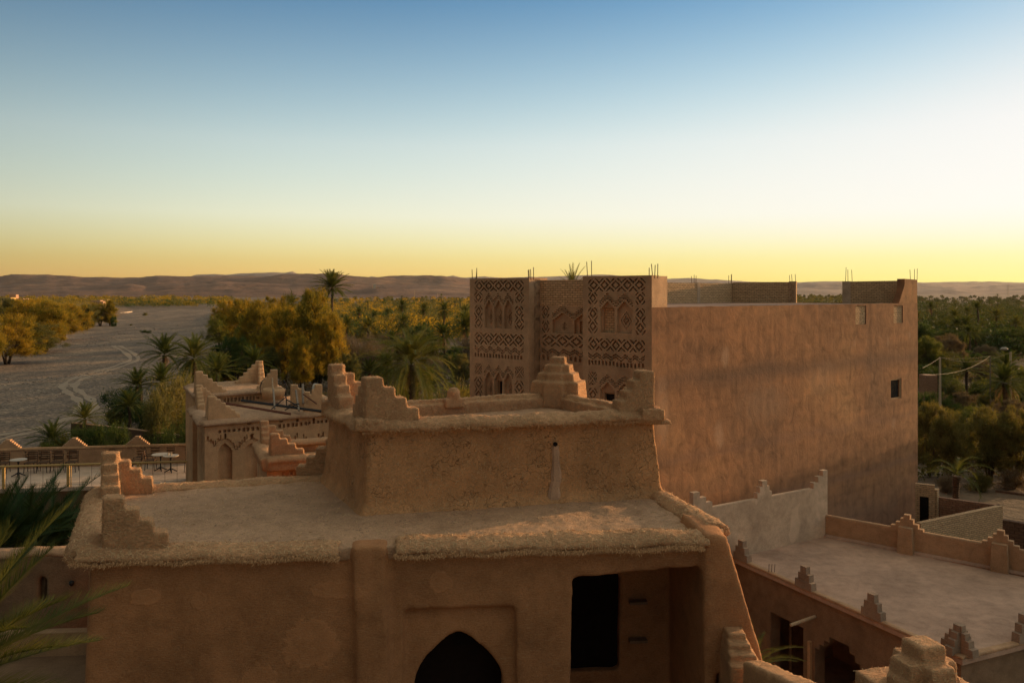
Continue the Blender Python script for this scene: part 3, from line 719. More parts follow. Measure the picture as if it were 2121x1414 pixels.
# upper room on the roof
turret_plan = [V2(B_FL)+Vector((.1,.14)), V2(B_FR)+Vector((-.12,.1)), V2(B_BR)+Vector((-.12,-.1)), V2(B_BL)+Vector((.12,-.06))]
zb_ = H-BZ
mb = MB(); fp = grow(turret_plan, .13)
mb.hexa([(p.x, p.y, zt-.2) for p in fp], [(p.x, p.y, zb_+.0) for p in turret_plan])
fp2 = grow(turret_plan, .32)
mb.hexa([(p.x, p.y, zt-.22) for p in fp2], [(p.x, p.y, zt+.13) for p in grow(turret_plan, .08)])      # the mud fillet where wall meets roof
turret = mb.build('upper_wall', [M['mud_crack']], house)
TF = Line(turret_plan[0], turret_plan[1])
soften(turret, .06, 0, 0); m = MB(); m.prism(grow(turret_plan, -.24), zb_-.36, zb_+1); cut(turret, [m])
soften(turret, .045, 3, .035, .6, .014)
add_straw(turret, 7000, M['strawbit'], ln=(.02,.07), w=.003, seed=8)
# smooth mud water chute with a spout hole on the front of the upper room
s_, z1_ = TF.sz(1148, 915)
mb = MB(); pr = []
for k in range(13):
    t = k/12; py = 922+t*168; w = (7+t*12+1.2*math.sin(k*1.9))*14.9/F; dx = 1149+(2 if k < 6 else -1)*t*3-(5*t)
    s, z = TF.sz(dx, py); o = .13*(1-(z-zt)/(zb_-zt))
    pr.append((TF.P(s-w, z, o+.004), TF.P(s-w*.55, z, o+.035), TF.P(s+w*.55, z, o+.035), TF.P(s+w, z, o+.004)))
for a, b in zip(pr[:-1], pr[1:]):
    for q in range(3): mb.quad(b[q], b[q+1], a[q+1], a[q])
ch = mb.build('water_chute', adobe('smooth_mud_chute', (.46,.27,.16), straw=0, patches=.6), house, smooth=True)
mb = MB(); s, z = TF.sz(1148, 918); mb.lathe((0,0,0), [(.012,-.03),(.045,-.02),(.045,.02)], 10)
mb.v = [tuple(TF.P(s+v[0], z+v[1], .075+v[2]*.5)) for v in mb.v]; mb.build('spout_hole', M['void'], house)
# roof of the upper room: floor sunk inside a shaggy rim
mb = MB(); inn = grow(turret_plan, -.15); mb.hexa([(p.x,p.y,zb_-.8) for p in inn], [(p.x,p.y,zb_-.30) for p in inn])
tr = mb.build('upper_roof', M['mud_roof'], house); soften(tr, .05, 2, .05, .5)
rim_plan = grow(turret_plan, .02)
mb = MB(); zz = zb_-.03
def rv(p, z=zz): return Vector((p[0], p[1], z))
rc = [V2(p) for p in (B_FL, B_FR, B_BR, B_BL)]
q = grow(rc, -.16)
up_ = Vector((0,0,-.10))
lip(mb, [rv(q[0]), rv(q[1])], .24, .08, .52, inner=-.13); lip(mb, [rv(q[1]), rv(q[2])+up_], .24, .08, .52, inner=-.13); lip(mb, [rv(q[2])+up_, rv(q[3])+up_*.8], .23, .08, .6, inner=-.12); lip(mb, [rv(q[3])+up_*.8, rv(q[0])], .26, .08, .52, inner=-.15)
qi = grow(rc, -.34)
for i in range(4): mb.wall(qi[i], qi[(i+1)%4], zz-.5, zz+(.10,.04,-.02,.04)[i], .18, zz+(.10,-.02,-.02,.04)[i])
zz += .11
tip = rv(q[1]); mb.hexa([tip+Vector((-.3,-.25,-.12)), tip+Vector((.45,-.12,-.13)), tip+Vector((.45,.05,-.13)), tip+Vector((-.3,.25,-.12))],
                        [tip+Vector((-.3,-.2,.10)), tip+Vector((.36,-.10,-.03)), tip+Vector((.36,.05,-.03)), tip+Vector((-.3,.2,.10))])
for i in range(4): mb.box((*q[i], zz-.14), (.5,.5,.22), (1,.2))
rim = mb.build('roof_rim', [M['mud_straw']], house); soften(rim, .035, 2, .06, .35, .04)
add_straw(rim, 8000, M['strawbit'], ln=(.02,.07), w=.0035, hang=.5, seed=12)
z_f = zb_-.06
fringe('straw_fringe', house, [(rv(rc[0]), rv(rc[1]), TF.n), (rv(rc[0]), rv(rc[3]), (-.9,-.5)), (rv(rc[3]), rv(rc[2]), (.3,-1))], 15000, z_f-.01, .05, seed=9)
# merlons of the upper room
uF = (rc[1]-rc[0]).normalized(); uS = (rc[3]-rc[0]).normalized(); uB = (rc[2]-rc[3]).normalized(); uR = (rc[2]-rc[1]).normalized()
def merlon(corner, z, da, db, la, lb, h, n=4, th=.34, parent=house, mat='mud_straw', vox=.03, name='merlon', straw=1500, sm=3):
    mb = MB(); stepped(mb, corner, z, da, db, la, lb, h, n, th)
    o = mb.build(name, [M[mat]], parent); soften(o, vox, sm, .025, .3, .01)
    if straw: add_straw(o, straw, M['strawbit'], ln=(.02,.06), w=.003, seed=int(corner[0]*77) % 991)
    return o
z_m = zb_+.14
merlon(rc[0]+uF*.07+uS*.05, z_m, uF, uS, 1.05, 1.0, .80, 4, .36)
merlon(rc[3]+uB*.05-uS*.05, z_m, uB, -uS, 1.0, 1.05, .82, 4, .34)
mb = MB(); pc = rc[2]-uB*.24-uR*.24; dg_ = (uB+uR).normalized()
for k, w in enumerate((1.30, .98, .70, .40)):
    mb.box((*pc, z_m-.45 if k == 0 else z_m+.20*k-.04), (w, w*.62, .20+(.45 if k == 0 else .04)), (dg_.y, -dg_.x), .93)
    mb.box((*pc, z_m-.45 if k == 0 else z_m+.20*k-.04), (w*.42, w*.80, .20+(.45 if k == 0 else .04)), (dg_.y, -dg_.x), .93)
o = mb.build('merlon', [M['mud_straw']], house); soften(o, .03, 3, .025, .3, .01); add_straw(o, 1800, M['strawbit'], ln=(.02,.06), w=.003, seed=71)
merlon(rc[1]-uF*.10+uR*.05, z_m, -uF, uR, .80, .95, .80, 4, .34)
# small mud pillar on the back rim
p = pt(938, 848, B_BL.y*.55+B_BR.y*.45-.25); mb = MB(); mb.box((p.x, p.y, zb_-.15), (.48,.30,.22), uB, .9); mb.lathe((p.x+.02, p.y, zb_+.05), [(.14,0),(.155,.1),(.15,.2),(.07,.27)], 12)
o = mb.build('mud_stub', [M['mud_straw']], house); soften(o, .03, 3, .02, .2)
# merlons of the main roof
ma1, ma6 = V2(a1), V2(a6); uf = (V2(A2)-ma1).normalized(); us = (ma6-ma1).normalized(); ub = (V2(A5)-ma6).normalized()
merlon(ma1+uf*.34+us*.18, zt+.05, uf, us, 1.06, .95, .76, 4, .36)
merlon(ma6+ub*.24-us*.3, zt+.06, ub, -us, 1.0, 1.0, .74, 4, .36)
# stepped buttress against the back left corner of the upper room
p0 = gz(612,1000,ZR); p1 = gz(694,1000,ZR); mb = MB(); d = V2(p1-p0); n = 4
for k in range(n):
    a = V2(p0)+d*(k/n); b = V2(p1)+d*.35; w = Vector((-d.y, d.x)).normalized()*.34
    mb.hexa([(*a, zt-.2), (*b, zt-.2), (*(b+w), zt-.2), (*(a+w), zt-.2)], [(*a, zt+.82*(k+1)/n), (*b, zt+.82*(k+1)/n), (*(b+w), zt+.82*(k+1)/n), (*(a+w), zt+.82*(k+1)/n)])
o = mb.build('merlon', [M['mud_straw']], house); soften(o, .035, 3, .03, .3, .012); add_straw(o, 1500, M['strawbit'], ln=(.02,.06), w=.003, seed=4)
# low stepped wing at the foot of the right pier
SY = FW.at(FW.s_of(1530)).y-.45
mb = MB()
for k, (xa, xb, ya) in enumerate(((1508,1546,1312), (1509,1556,1334), (1511,1568,1356), (1513,1582,1380))):
    yf = SY-.13*k; a = pt(xa, ya, yf); b = pt(xb, ya, yf)
    mb.hexa([(a.x, yf, 7), (b.x+.02, yf, 7), (b.x+.05, SY+.4, 7), (a.x, SY+.4, 7)], [(a.x, yf, a.z), (b.x, yf, a.z-.01), (b.x+.03, SY+.4, a.z), (a.x, SY+.4, a.z)])
o = mb.build('merlon', [M['mud_straw']], house); soften(o, .025, 2, .02, .3, .01)

# low wall dropping away from the pier, and the nearer roof corner with its merlon
mb = MB(); a = pt(1556,1386,12.4); b = pt(1700,1440,10.2); l = Line(a, b)
mb.hexa([(*l.at(-.3,.1),5), (*l.at(l.L,.1),5), (*l.at(l.L,-.36),5), (*l.at(-.3,-.36),5)], [(*l.at(-.3,.02),a.z), (*l.at(l.L,.02),b.z), (*l.at(l.L,-.3),b.z+.02), (*l.at(-.3,-.3),a.z+.02)])
o = mb.build('low_mud_wall', [M['mud_straw']], loc=(a.x, a.y, 5)); soften(o, .04, 4, .04, .4, .015); add_straw(o, 900, M['strawbit'], ln=(.02,.05), w=.003)
tag(o, 'low rounded mud wall sloping down from the stepped pier, gold light along its top', 'wall')
p = gz(1912, 1414, 4.6); mb = MB()
zc = p.z
for k, (w, h) in enumerate(((.80,.10), (.68,.30), (.36,.50))):
    mb.box((p.x, p.y, zc-.6 if k == 0 else zc), (w*1.0, .36, h+(.6 if k == 0 else 0)), (.97,.25), .94); mb.box((p.x, p.y, zc-.6 if k == 0 else zc), (w, .36, h+(.6 if k == 0 else 0)), (-.25,.97), .94)
mb.box((p.x+.1, p.y+.2, zc-1.2), (1.15, 1.0, 1.10), (.97,.25))
o = mb.build('roof_corner_merlon', [M['mud_straw']], loc=(p.x, p.y, zc-1.2)); soften(o, .025, 3, .02, .25, .01); add_straw(o, 2200, M['strawbit'], ln=(.02,.05), w=.003)
tag(o, 'nearest stepped mud merlon, gold-lit, cut by the bottom edge near the right corner', 'merlon')

# ------------------------------------------------------------------ carved relief panels
class Panel:
    def __init__(s, line, s0, s1, z0, z1, c=.035):
        s.l, s.s0, s.z0, s.c = line, s0, z0, c
        s.ns, s.nz = max(2, int(round((s1-s0)/c))), max(2, int(round((z1-z0)/c)))
        s.cs, s.cz = (s1-s0)/s.ns, (z1-z0)/s.nz; s.z1 = z1; s.s1 = s1
        s.D = np.zeros((s.nz, s.ns))
        S = s0+(np.arange(s.ns)+.5)*s.cs; Z = z0+(np.arange(s.nz)+.5)*s.cz
        s.S, s.Z = np.meshgrid(S, Z)
        s.S = s.S+(fbm(s.S*2.1+z1, s.Z*2.1, 5, 3)-.45)*.035; s.Z = s.Z+(fbm(s.S*1.9, s.Z*2.1+s0, 6, 3)-.45)*.035   # hand-laid, never quite straight
    def put(s, mask, d): s.D[mask] = d
    def rect(s, a, b, z0, z1, d): s.put((s.S > a) & (s.S < b) & (s.Z > z0) & (s.Z < z1), d)
    def lattice(s, a, b, z0, z1, n, m=1, d=.12):
        inn = (s.S > a) & (s.S < b) & (s.Z > z0) & (s.Z < z1)
        u = (s.S-a)/(b-a)*n; v = (s.Z-z0)/(z1-z0)*m
        t = np.abs(u % 1-.5)*2+np.abs(v % 1-.5)*2
        s.put(inn & (((t > .44) & (t < .80)) | ((t > 1.20) & (t < 1.55))), d)
    def xs(s, a, b, z0, z1, d=.12):
        inn = (s.S > a) & (s.S < b) & (s.Z > z0) & (s.Z < z1)
        u = np.abs((s.S-a)/(b-a)-.5)*2; v = np.abs((s.Z-z0)/(z1-z0)-.5)*2
        q = np.abs(u-v); s.put(inn & (((q > .18) & (q < .45)) | (q > .72)), d)
    def rosette(s, a, z, rs, rz, d=.10):
        q = s.c*1.02
        k = np.floor(np.abs(s.S-a)/q+.5)*q/rs+np.floor(np.abs(s.Z-z)/q+.5)*q/rz
        s.put((k < 1.02) & (np.floor(k*3.4) % 2 == 1), d); s.put((np.abs(s.S-a) < q*.5) & (np.abs(s.Z-z) < q*1.3), d)
    def teeth(s, a, b, z0, z1, n, d=.12):
        inn = (s.S > a) & (s.S < b) & (s.Z > z0) & (s.Z < z1); s.put(inn & (((s.S-a)/(b-a)*n) % 1 < .62), d)
    def zig(s, a, b, z0, z1, n, d=.10):
        u = (s.S-a)/(b-a)*n; tri = np.abs(u % 1-.5)*2
        st = np.floor(tri*4)/4; v = (s.Z-z0)/(z1-z0)
        inn = (s.S > a) & (s.S < b) & (s.Z > z0) & (s.Z < z1)
        q = (v-.5*st)/.45
        s.put(inn & (((q > .02) & (q < .42)) | ((q > .72) & (q < 1.12))), d)
    def niche(s, a, b, z0, z1, d=.16, steps=5, rise=.5):
        """blind niche with a stepped arch on top and two stepped grooves over it"""
        mid = (a+b)/2; hw = (b-a)/2; u = np.abs(s.S-mid)/hw
        top = z1-np.floor(np.clip(u, 0, 1)*steps)/steps*rise
        s.put((u < 1) & (s.Z > z0) & (s.Z < top-.10), d)
        return top
    def archband(s, a, b, z1, n, rise=.42, bands=3, g=.085, d=.10):
        """stepped zigzag grooves over a row of n niches"""
        u = ((s.S-a)/(b-a)*n) % 1; t = np.abs(u-.5)*2
        st = np.floor(t*5)/5*rise
        for k in range(bands):
            zc = z1-k*g*1.0-st
            s.put((s.S > a) & (s.S < b) & (s.Z < zc) & (s.Z > zc-g*.52) & (s.Z < z1), d)
    def build(s, mb, back=.35, sides=True):
        D, l = s.D, s.l
        def P(i, j, d): return l.P(s.s0+j*s.cs, s.z0+i*s.cz, -d)
        for i in range(s.nz):
            j = 0
            while j < s.ns:
                k = j
                while k+1 < s.ns and D[i, k+1] == D[i, j]: k += 1
                d = D[i, j]; a, b, c, e = P(i, j, d), P(i, k+1, d), P(i+1, k+1, d), P(i+1, j, d)
                mb.quad(a, b, c, e, [(s.s0+j*s.cs, s.z0+i*s.cz), (s.s0+(k+1)*s.cs, s.z0+i*s.cz), (s.s0+(k+1)*s.cs, s.z0+(i+1)*s.cz), (s.s0+j*s.cs, s.z0+(i+1)*s.cz)])
                if k+1 < s.ns:
                    e_ = D[i, k+1]; mb.quad(P(i, k+1, d), P(i, k+1, e_), P(i+1, k+1, e_), P(i+1, k+1, d))
                j = k+1
        for i in range(s.nz-1):
            j = 0
            while j < s.ns:
                if D[i, j] == D[i+1, j]: j += 1; continue
                k = j
                while k+1 < s.ns and D[i, k+1] == D[i, j] and D[i+1, k+1] == D[i+1, j]: k += 1
                mb.quad(P(i+1, j, D[i, j]), P(i+1, k+1, D[i, j]), P(i+1, k+1, D[i+1, j]), P(i+1, j, D[i+1, j])); j = k+1
        if sides:
            for j, c in ((0, 0), (s.ns, s.ns-1)):
                for i in range(s.nz):
                    mb.quad(P(i, j, D[i, c]), P(i, j, back), P(i+1, j, back), P(i+1, j, D[i, c]))
            for j in range(s.ns): mb.quad(P(s.nz, j, D[-1, j]), P(s.nz, j+1, D[-1, j]), P(s.nz, j+1, back), P(s.nz, j, back))

# ------------------------------------------------------------------ the tall red house with carved towers
P1 = pt(1350, 606, 31.1); P4 = pt(973, 606, 37.5); P2 = pt(1900, 606, 44.6); P3 = Vector((13.7, 49.8, H))
red = thing('plastered_house', (8, 40, 0), 'tall red plastered house with two carved front towers and unfinished brick parapets', 'house')
FL_ = Line(P4, P1); RW = Line(P1, P2); SW = Line(P3, P2); BW = Line(P4, P3)
ZT = H-.60; ZP = H+.66
wL, wR = FL_.s_of(1096), FL_.s_of(1207)
def tower_design(p, a, top, w, niches, ratio=1.0):
    k = w/2.75; x0, x1 = a+.23*k, a+2.5*k
    c0, c1 = a+.60*k, a+.0
    n0, n1 = x0+.46*k, x1-.46*k
    for base in (0, ):
        p.lattice(x0, x1, top-.60, top-.10, 5)
        for z0, z1, m in ((1.13,.64,1), (2.32,1.26,2)):
            p.lattice(x0, x0+.38*k, top-z0, top-z1, 1, m); p.lattice(x1-.38*k, x1, top-z0, top-z1, 1, m)
        nw = (n1-n0)/niches
        for i in range(niches):
            p.niche(n0+nw*i+.05, n0+nw*(i+1)-.05, top-2.28, top-.92, .15, 5, .36)
        p.archband(n0, n1, top-.70, niches, .36, 3)
        p.lattice(x0, x1, top-3.04, top-2.52, 5)
        p.zig(x0, x1, top-3.43, top-3.09, 6); p.teeth(x0, x1, top-3.64, top-3.46, 16)
        for z0, z1 in ((4.45,3.95), ):
            p.xs(x0, x0+.36*k, top-z0, top-z1); p.xs(x1-.36*k, x1, top-z0, top-z1)
        p.lattice(x0, x0+.38*k, top-5.7, top-4.6, 1, 2); p.lattice(x1-.38*k, x1, top-5.7, top-4.6, 1, 2)
        for i in range(niches):
            p.niche(n0+nw*i+.05, n0+nw*(i+1)-.05, top-5.8, top-4.22, .15, 5, .36)
        p.archband(n0, n1, top-4.0, niches, .36, 3)
        p.lattice(x0, x1, top-6.6, top-6.05, 5); p.zig(x0, x1, top-6.95, top-6.68, 6); p.teeth(x0, x1, top-7.2, top-7.02, 16)
    return n0, n1, nw
# left tower
pl = Panel(FL_, 0, wL, 3.0, ZP, .035); n0, n1, nw = tower_design(pl, 0, ZP, wL, 3)
for i in range(3): pl.rosette(n0+nw*(i+.5), ZP-1.78, .17, .36)
for i in (0, 2): pl.rosette(n0+nw*(i+.5), ZP-5.1, .17, .36)
pl.D[(pl.D == .10) & (np.abs(pl.Z-(ZP-1.78)) < .45) & (pl.S > n0) & (pl.S < n1)] = .23
pl.D[(pl.D == .10) & (np.abs(pl.Z-(ZP-5.1)) < .45) & (pl.S > n0) & (pl.S < n1)] = .23
pl.rect(n0+nw*1.22, n0+nw*1.78, ZP-5.8, ZP-4.68, .33)
mb = MB(); pl.build(mb, .36)
mb.hexa([(*FL_.at(0,-.36),0), (*FL_.at(wL,-.36),0), (*FL_.at(wL,-1.3),0), (*FL_.at(0,-1.3),0)], [(*FL_.at(0,-.36),ZP), (*FL_.at(wL,-.36),ZP), (*FL_.at(wL,-1.3),ZP), (*FL_.at(0,-1.3),ZP)])
mb.hexa([(*FL_.at(0,0),0), (*FL_.at(wL,0),0), (*FL_.at(wL,-.36),0), (*FL_.at(0,-.36),0)], [(*FL_.at(0,0),3), (*FL_.at(wL,0),3), (*FL_.at(wL,-.36),3), (*FL_.at(0,-.36),3)])
# its carved return face
sl_ = Line(FL_.at(wL, 0), FL_.at(wL, -.78)); ps = Panel(sl_, .36, .77, 3.0, ZP-.05, .035)
for k in range(14):
    top = ZP-.1-k*.56-.5*(k//2 % 2)*0
    if k in (2, 4): pass
    ps.put((np.abs(ps.S-.56+.0) < .2) & (np.abs((ps.Z-(top-.28))-np.abs(ps.S-.70)*1.1+.12) < .055) & (ps.Z > ps.z0), .1)
    ps.put((np.abs(ps.S-.56+.0) < .2) & (np.abs((ps.Z-(top-.28))+np.abs(ps.S-.70)*1.1-.02) < .055), .1)
ps.build(mb, .14); 
lt = mb.build('carved_tower', M['mud_tower'], red)
fr = MB(); s0_, s1_ = n0+nw*1.22, n0+nw*1.78
for a, b in ((s0_, s0_+.05), (s1_-.05, s1_)): fr.hexa([(*FL_.at(a,-.22),ZP-5.8),(*FL_.at(b,-.22),ZP-5.8),(*FL_.at(b,-.3),ZP-5.8),(*FL_.at(a,-.3),ZP-5.8)], [(*FL_.at(a,-.22),ZP-4.7),(*FL_.at(b,-.22),ZP-4.7),(*FL_.at(b,-.3),ZP-4.7),(*FL_.at(a,-.3),ZP-4.7)])
fr.build('window_frame', M['woodlit'], red)
fr = MB(); fr.hexa([(*FL_.at(s0_+.05,-.28),ZP-5.8),(*FL_.at(s1_-.05,-.28),ZP-5.8),(*FL_.at(s1_-.05,-.31),ZP-5.8),(*FL_.at(s0_+.05,-.31),ZP-5.8)], [(*FL_.at(s0_+.05,-.28),ZP-4.72),(*FL_.at(s1_-.05,-.28),ZP-4.72),(*FL_.at(s1_-.05,-.31),ZP-4.72),(*FL_.at(s0_+.05,-.31),ZP-4.72)])
fr.build('window_pane', M['glass'], red)
# right tower
wt = FL_.L-wR
pl = Panel(FL_, wR, FL_.L, 3.0, ZP+.02, .035); n0, n1, nw = tower_design(pl, wR, ZP, wt, 2)
pl.rosette(n0+nw*1.5, ZP-1.78, .24, .36); pl.D[(pl.D == .10) & (np.abs(pl.Z-(ZP-1.78)) < .45) & (pl.S > n0) & (pl.S < n1)] = .23
pl.rect(n0+nw*.14, n0+nw*.9, ZP-2.28, ZP-1.28, .30)
pl.rect(n0+nw*.2, n0+nw*.85, ZP-5.8, ZP-4.75, .33)
mb = MB(); pl.build(mb, .36)
mb.hexa([(*FL_.at(wR,-.36),0), (*FL_.at(FL_.L,-.36),0), (*FL_.at(FL_.L,-1.2),0), (*FL_.at(wR,-1.2),0)], [(*FL_.at(wR,-.36),ZP), (*FL_.at(FL_.L,-.36),ZP), (*FL_.at(FL_.L,-1.2),ZP), (*FL_.at(wR,-1.2),ZP)])
mb.hexa([(*FL_.at(wR,0),0), (*FL_.at(FL_.L,0),0), (*FL_.at(FL_.L,-.36),0), (*FL_.at(wR,-.36),0)], [(*FL_.at(wR,0),3), (*FL_.at(FL_.L,0),3), (*FL_.at(FL_.L,-.36),3), (*FL_.at(wR,-.36),3)])
mb.build('carved_tower', M['mud_tower'], red)
fr = MB(); fr.quad(FL_.P(n0+nw*.14,ZP-2.28,-.27), FL_.P(n0+nw*.9,ZP-2.28,-.27), FL_.P(n0+nw*.9,ZP-1.28,-.27), FL_.P(n0+nw*.14,ZP-1.28,-.27), [(0,0),(.75,0),(.75,1),(0,1)])
fr.build('brick_infill', M['brick'], red)
fr = MB(); fr.quad(FL_.P(n0+nw*.2,ZP-5.8,-.3), FL_.P(n0+nw*.85,ZP-5.8,-.3), FL_.P(n0+nw*.85,ZP-4.75,-.3), FL_.P(n0+nw*.2,ZP-4.75,-.3)); fr.build('window_pane', M['glass'], red)
for zz_ in (ZP-4.80, ZP-5.15):
    fr = MB(); fr.hexa([(*FL_.at(n0+nw*.2,-.2),zz_),(*FL_.at(n0+nw*.85,-.2),zz_),(*FL_.at(n0+nw*.85,-.28),zz_),(*FL_.at(n0+nw*.2,-.28),zz_)], [(*FL_.at(n0+nw*.2,-.2),zz_+.05),(*FL_.at(n0+nw*.85,-.2),zz_+.05),(*FL_.at(n0+nw*.85,-.28),zz_+.05),(*FL_.at(n0+nw*.2,-.28),zz_+.05)]); fr.build('window_bar', M['woodlit'], red)
# set-back wall between the towers
RL = Line(FL_.at(0,-.77), FL_.at(FL_.L,-.77))
pl = Panel(RL, wL, wR+.3, 3.0, ZT+.02, .035); z = ZP; x0, x1 = wL+.12, wR+.25
pl.lattice(x0, x0+.40, z-1.78, z-1.26, 1, 1); pl.lattice(x0, x0+.40, z-2.42, z-1.90, 1, 1)
na, nb = x0+.55, wR+.12; nw = (nb-na)/2
for i in range(2): pl.niche(na+nw*i+.05, na+nw*(i+1)-.05, z-2.42, z-1.46, .15, 5, .34)
pl.archband(na, nb, z-1.28, 2, .34, 3)
pl.rosette(na+nw*.5, z-2.12, .17, .19); pl.D[(pl.D == .10) & (np.abs(pl.Z-(z-2.12)) < .22) & (pl.S > na) & (pl.S < na+nw)] = .23
pl.rect(na+nw*1.2, na+nw*1.92, z-2.42, z-1.92, .33)
pl.lattice(x0, x1, z-3.04, z-2.52, 4); pl.zig(x0, x1, z-3.43, z-3.09, 5); pl.teeth(x0, x1, z-3.64, z-3.46, 12)
pl.lattice(x0, x0+.40, z-5.0, z-3.95, 1, 2)
mb = MB(); pl.build(mb, .36, False); mb.build('carved_wall', M['mud_tower'], red)
fr = MB(); fr.quad(RL.P(na+nw*1.2,z-2.42,-.28), RL.P(na+nw*1.92,z-2.42,-.28), RL.P(na+nw*1.92,z-1.92,-.28), RL.P(na+nw*1.2,z-1.92,-.28), [(0,0),(.6,0),(.6,.5),(0,.5)]); fr.build('brick_infill', M['brick'], red)
# body of the house; its long plain wall carries windows
body = MB()
bp = [FL_.at(.02,-1.1), FL_.at(FL_.L,-1.1), V2(P1), V2(P2), V2(P3)]
b1 = FL_.at(FL_.L-.002, -.36)
cutw = []
def rwq(mb, s0, s1, z0, z1, out=0.0): mb.quad(RW.P(s0,z0,out), RW.P(s1,z0,out), RW.P(s1,z1,out), RW.P(s0,z1,out), [(s0,z0),(s1,z0),(s1,z1),(s0,z1)])
wins = []
for px0, px1, py0, py1 in ((1772,1794,633,672), (1851,1870,633,669), (1845,1867,784,826)):
    s0, s1 = RW.s_of(px0), RW.s_of(px1); _, z1 = RW.sz((px0+px1)/2, py0); _, z0 = RW.sz((px0+px1)/2, py1); wins.append((s0, s1, z0, z1))
ss = sorted({0.0, RW.L, *[w[0] for w in wins], *[w[1] for w in wins]}); zs = sorted({0.0, ZT, *[w[2] for w in wins], *[w[3] for w in wins]})
for i in range(len(ss)-1):
    for j in range(len(zs)-1):
        ms, mz = (ss[i]+ss[i+1])/2, (zs[j]+zs[j+1])/2
        if any(w[0] < ms < w[1] and w[2] < mz < w[3] for w in wins): continue
        rwq(body, ss[i], ss[i+1], zs[j], zs[j+1])
for s0, s1, z0, z1 in wins:                                    # reveals
    d = -.16
    body.quad(RW.P(s0,z0,0), RW.P(s0,z1,0), RW.P(s0,z1,d), RW.P(s0,z0,d)); body.quad(RW.P(s1,z0,d), RW.P(s1,z1,d), RW.P(s1,z1,0), RW.P(s1,z0,0))
    body.quad(RW.P(s0,z0,d), RW.P(s1,z0,d), RW.P(s1,z0,0), RW.P(s0,z0,0)); body.quad(RW.P(s0,z1,0), RW.P(s1,z1,0), RW.P(s1,z1,d), RW.P(s0,z1,d))
    body.quad(RW.P(s0,z0,d), RW.P(s1,z0,d), RW.P(s1,z1,d), RW.P(s0,z1,d), [(s0,z0),(s1,z0),(s1,z1),(s0,z1)])
# ragged top edge, roof and the hidden sides
nseg = 60; top = [ZT+(.05*mnoise.noise(Vector((i*.45, 3.1, 0)))+.03*mnoise.noise(Vector((i*1.7, 8, 0)))) for i in range(nseg+1)]
for i in range(nseg):
    s0, s1 = RW.L*i/nseg, RW.L*(i+1)/nseg
    a0, a1_ = max(top[i], ZT-.0)+.02, max(top[i+1], ZT-.0)+.02
    body.quad(RW.P(s0,ZT,0), RW.P(s1,ZT,0), RW.P(s1,a1_,0), RW.P(s0,a0,0), [(s0,ZT),(s1,ZT),(s1,a1_),(s0,a0)])
    body.quad(RW.P(s0,a0,0), RW.P(s1,a1_,0), RW.P(s1,a1_,-.25), RW.P(s0,a0,-.25)); body.quad(RW.P(s1,ZT-.02,-.25), RW.P(s0,ZT-.02,-.25), RW.P(s0,a0,-.25), RW.P(s1,a1_,-.25))
c = [FL_.at(0,-1.2), FL_.at(wL,-1.2), FL_.at(wL, -1.13), FL_.at(wR,-1.13), FL_.at(wR,-1.15), FL_.at(FL_.L,-1.15), RW.at(.05,-.02), RW.at(RW.L,-.02), V2(P3)]
body.add([(q.x,q.y,ZT-.02) for q in c], [tuple(range(len(c)))])
for a, b in ((P2, P3), (P3, P4)): body.quad(Vector((a.x,a.y,0)), Vector((b.x,b.y,0)), Vector((b.x,b.y,ZT)), Vector((a.x,a.y,ZT)), [(0,0),(8,0),(8,ZT),(0,ZT)])
body.build('wall', M['red'], red)
for (s0, s1, z0, z1) in wins[:2]:
    m = MB(); m.hexa([(*RW.at(s0,-.05),z0),(*RW.at(s1,-.05),z0),(*RW.at(s1,-.15),z0),(*RW.at(s0,-.15),z0)], [(*RW.at(s0,-.05),z1),(*RW.at(s1,-.05),z1),(*RW.at(s1,-.15),z1),(*RW.at(s0,-.15),z1)]); m.build('brick_infill', M['brick'], red)
s0, s1, z0, z1 = wins[2]; win = MB(); t = .07
for a, b, c_, d_ in ((s0,s0+t,z0,z1),(s1-t*2.2,s1,z0,z1),(s0+t,s1-t*2.2,z0,z0+t),(s0+t,s1-t*2.2,z1-t,z1)):
    win.hexa([(*RW.at(a,-.03),c_),(*RW.at(b,-.03),c_),(*RW.at(b,-.13),c_),(*RW.at(a,-.13),c_)], [(*RW.at(a,-.03),d_),(*RW.at(b,-.03),d_),(*RW.at(b,-.13),d_),(*RW.at(a,-.13),d_)])
wf = win.build('window', M['woodlit'], red)
m = MB(); m.hexa([(*RW.at(s0+t,-.1),z0+t),(*RW.at(s1-t*2.2,-.1),z0+t),(*RW.at(s1-t*2.2,-.12),z0+t),(*RW.at(s0+t,-.12),z0+t)], [(*RW.at(s0+t,-.1),z1-t),(*RW.at(s1-t*2.2,-.1),z1-t),(*RW.at(s1-t*2.2,-.12),z1-t),(*RW.at(s0+t,-.12),z1-t)]); m.build('pane', M['glass'], wf)
# unfinished brick parapets
bk = MB(); sx = BW.s_of(1362)
bk.wall(BW.at(.2), BW.at(BW.L), ZT-.1, ZP-.08, .25); bk.build('brick_parapet', M['brick'], red)
sg = SW.s_of(1650); sg2 = SW.s_of(1746)
bk = MB(); bk.wall(SW.at(.13), SW.at(sg), ZT-.1, ZP-.02, .25); bk.build('brick_parapet', M['brick'], red)
bk = MB(); bk.wall(SW.at(sg2), SW.at(SW.L-.35), ZT-.1, ZP-.02, .25, ZP+.02); bk.build('brick_parapet', M['brick'], red)
bk = MB(); bk.wall(RL.at(wL+.0,-.15), RL.at(wR+.1,-.15), ZT+.02, ZP-.1, .25); bk.build('brick_parapet', M['brick'], red)
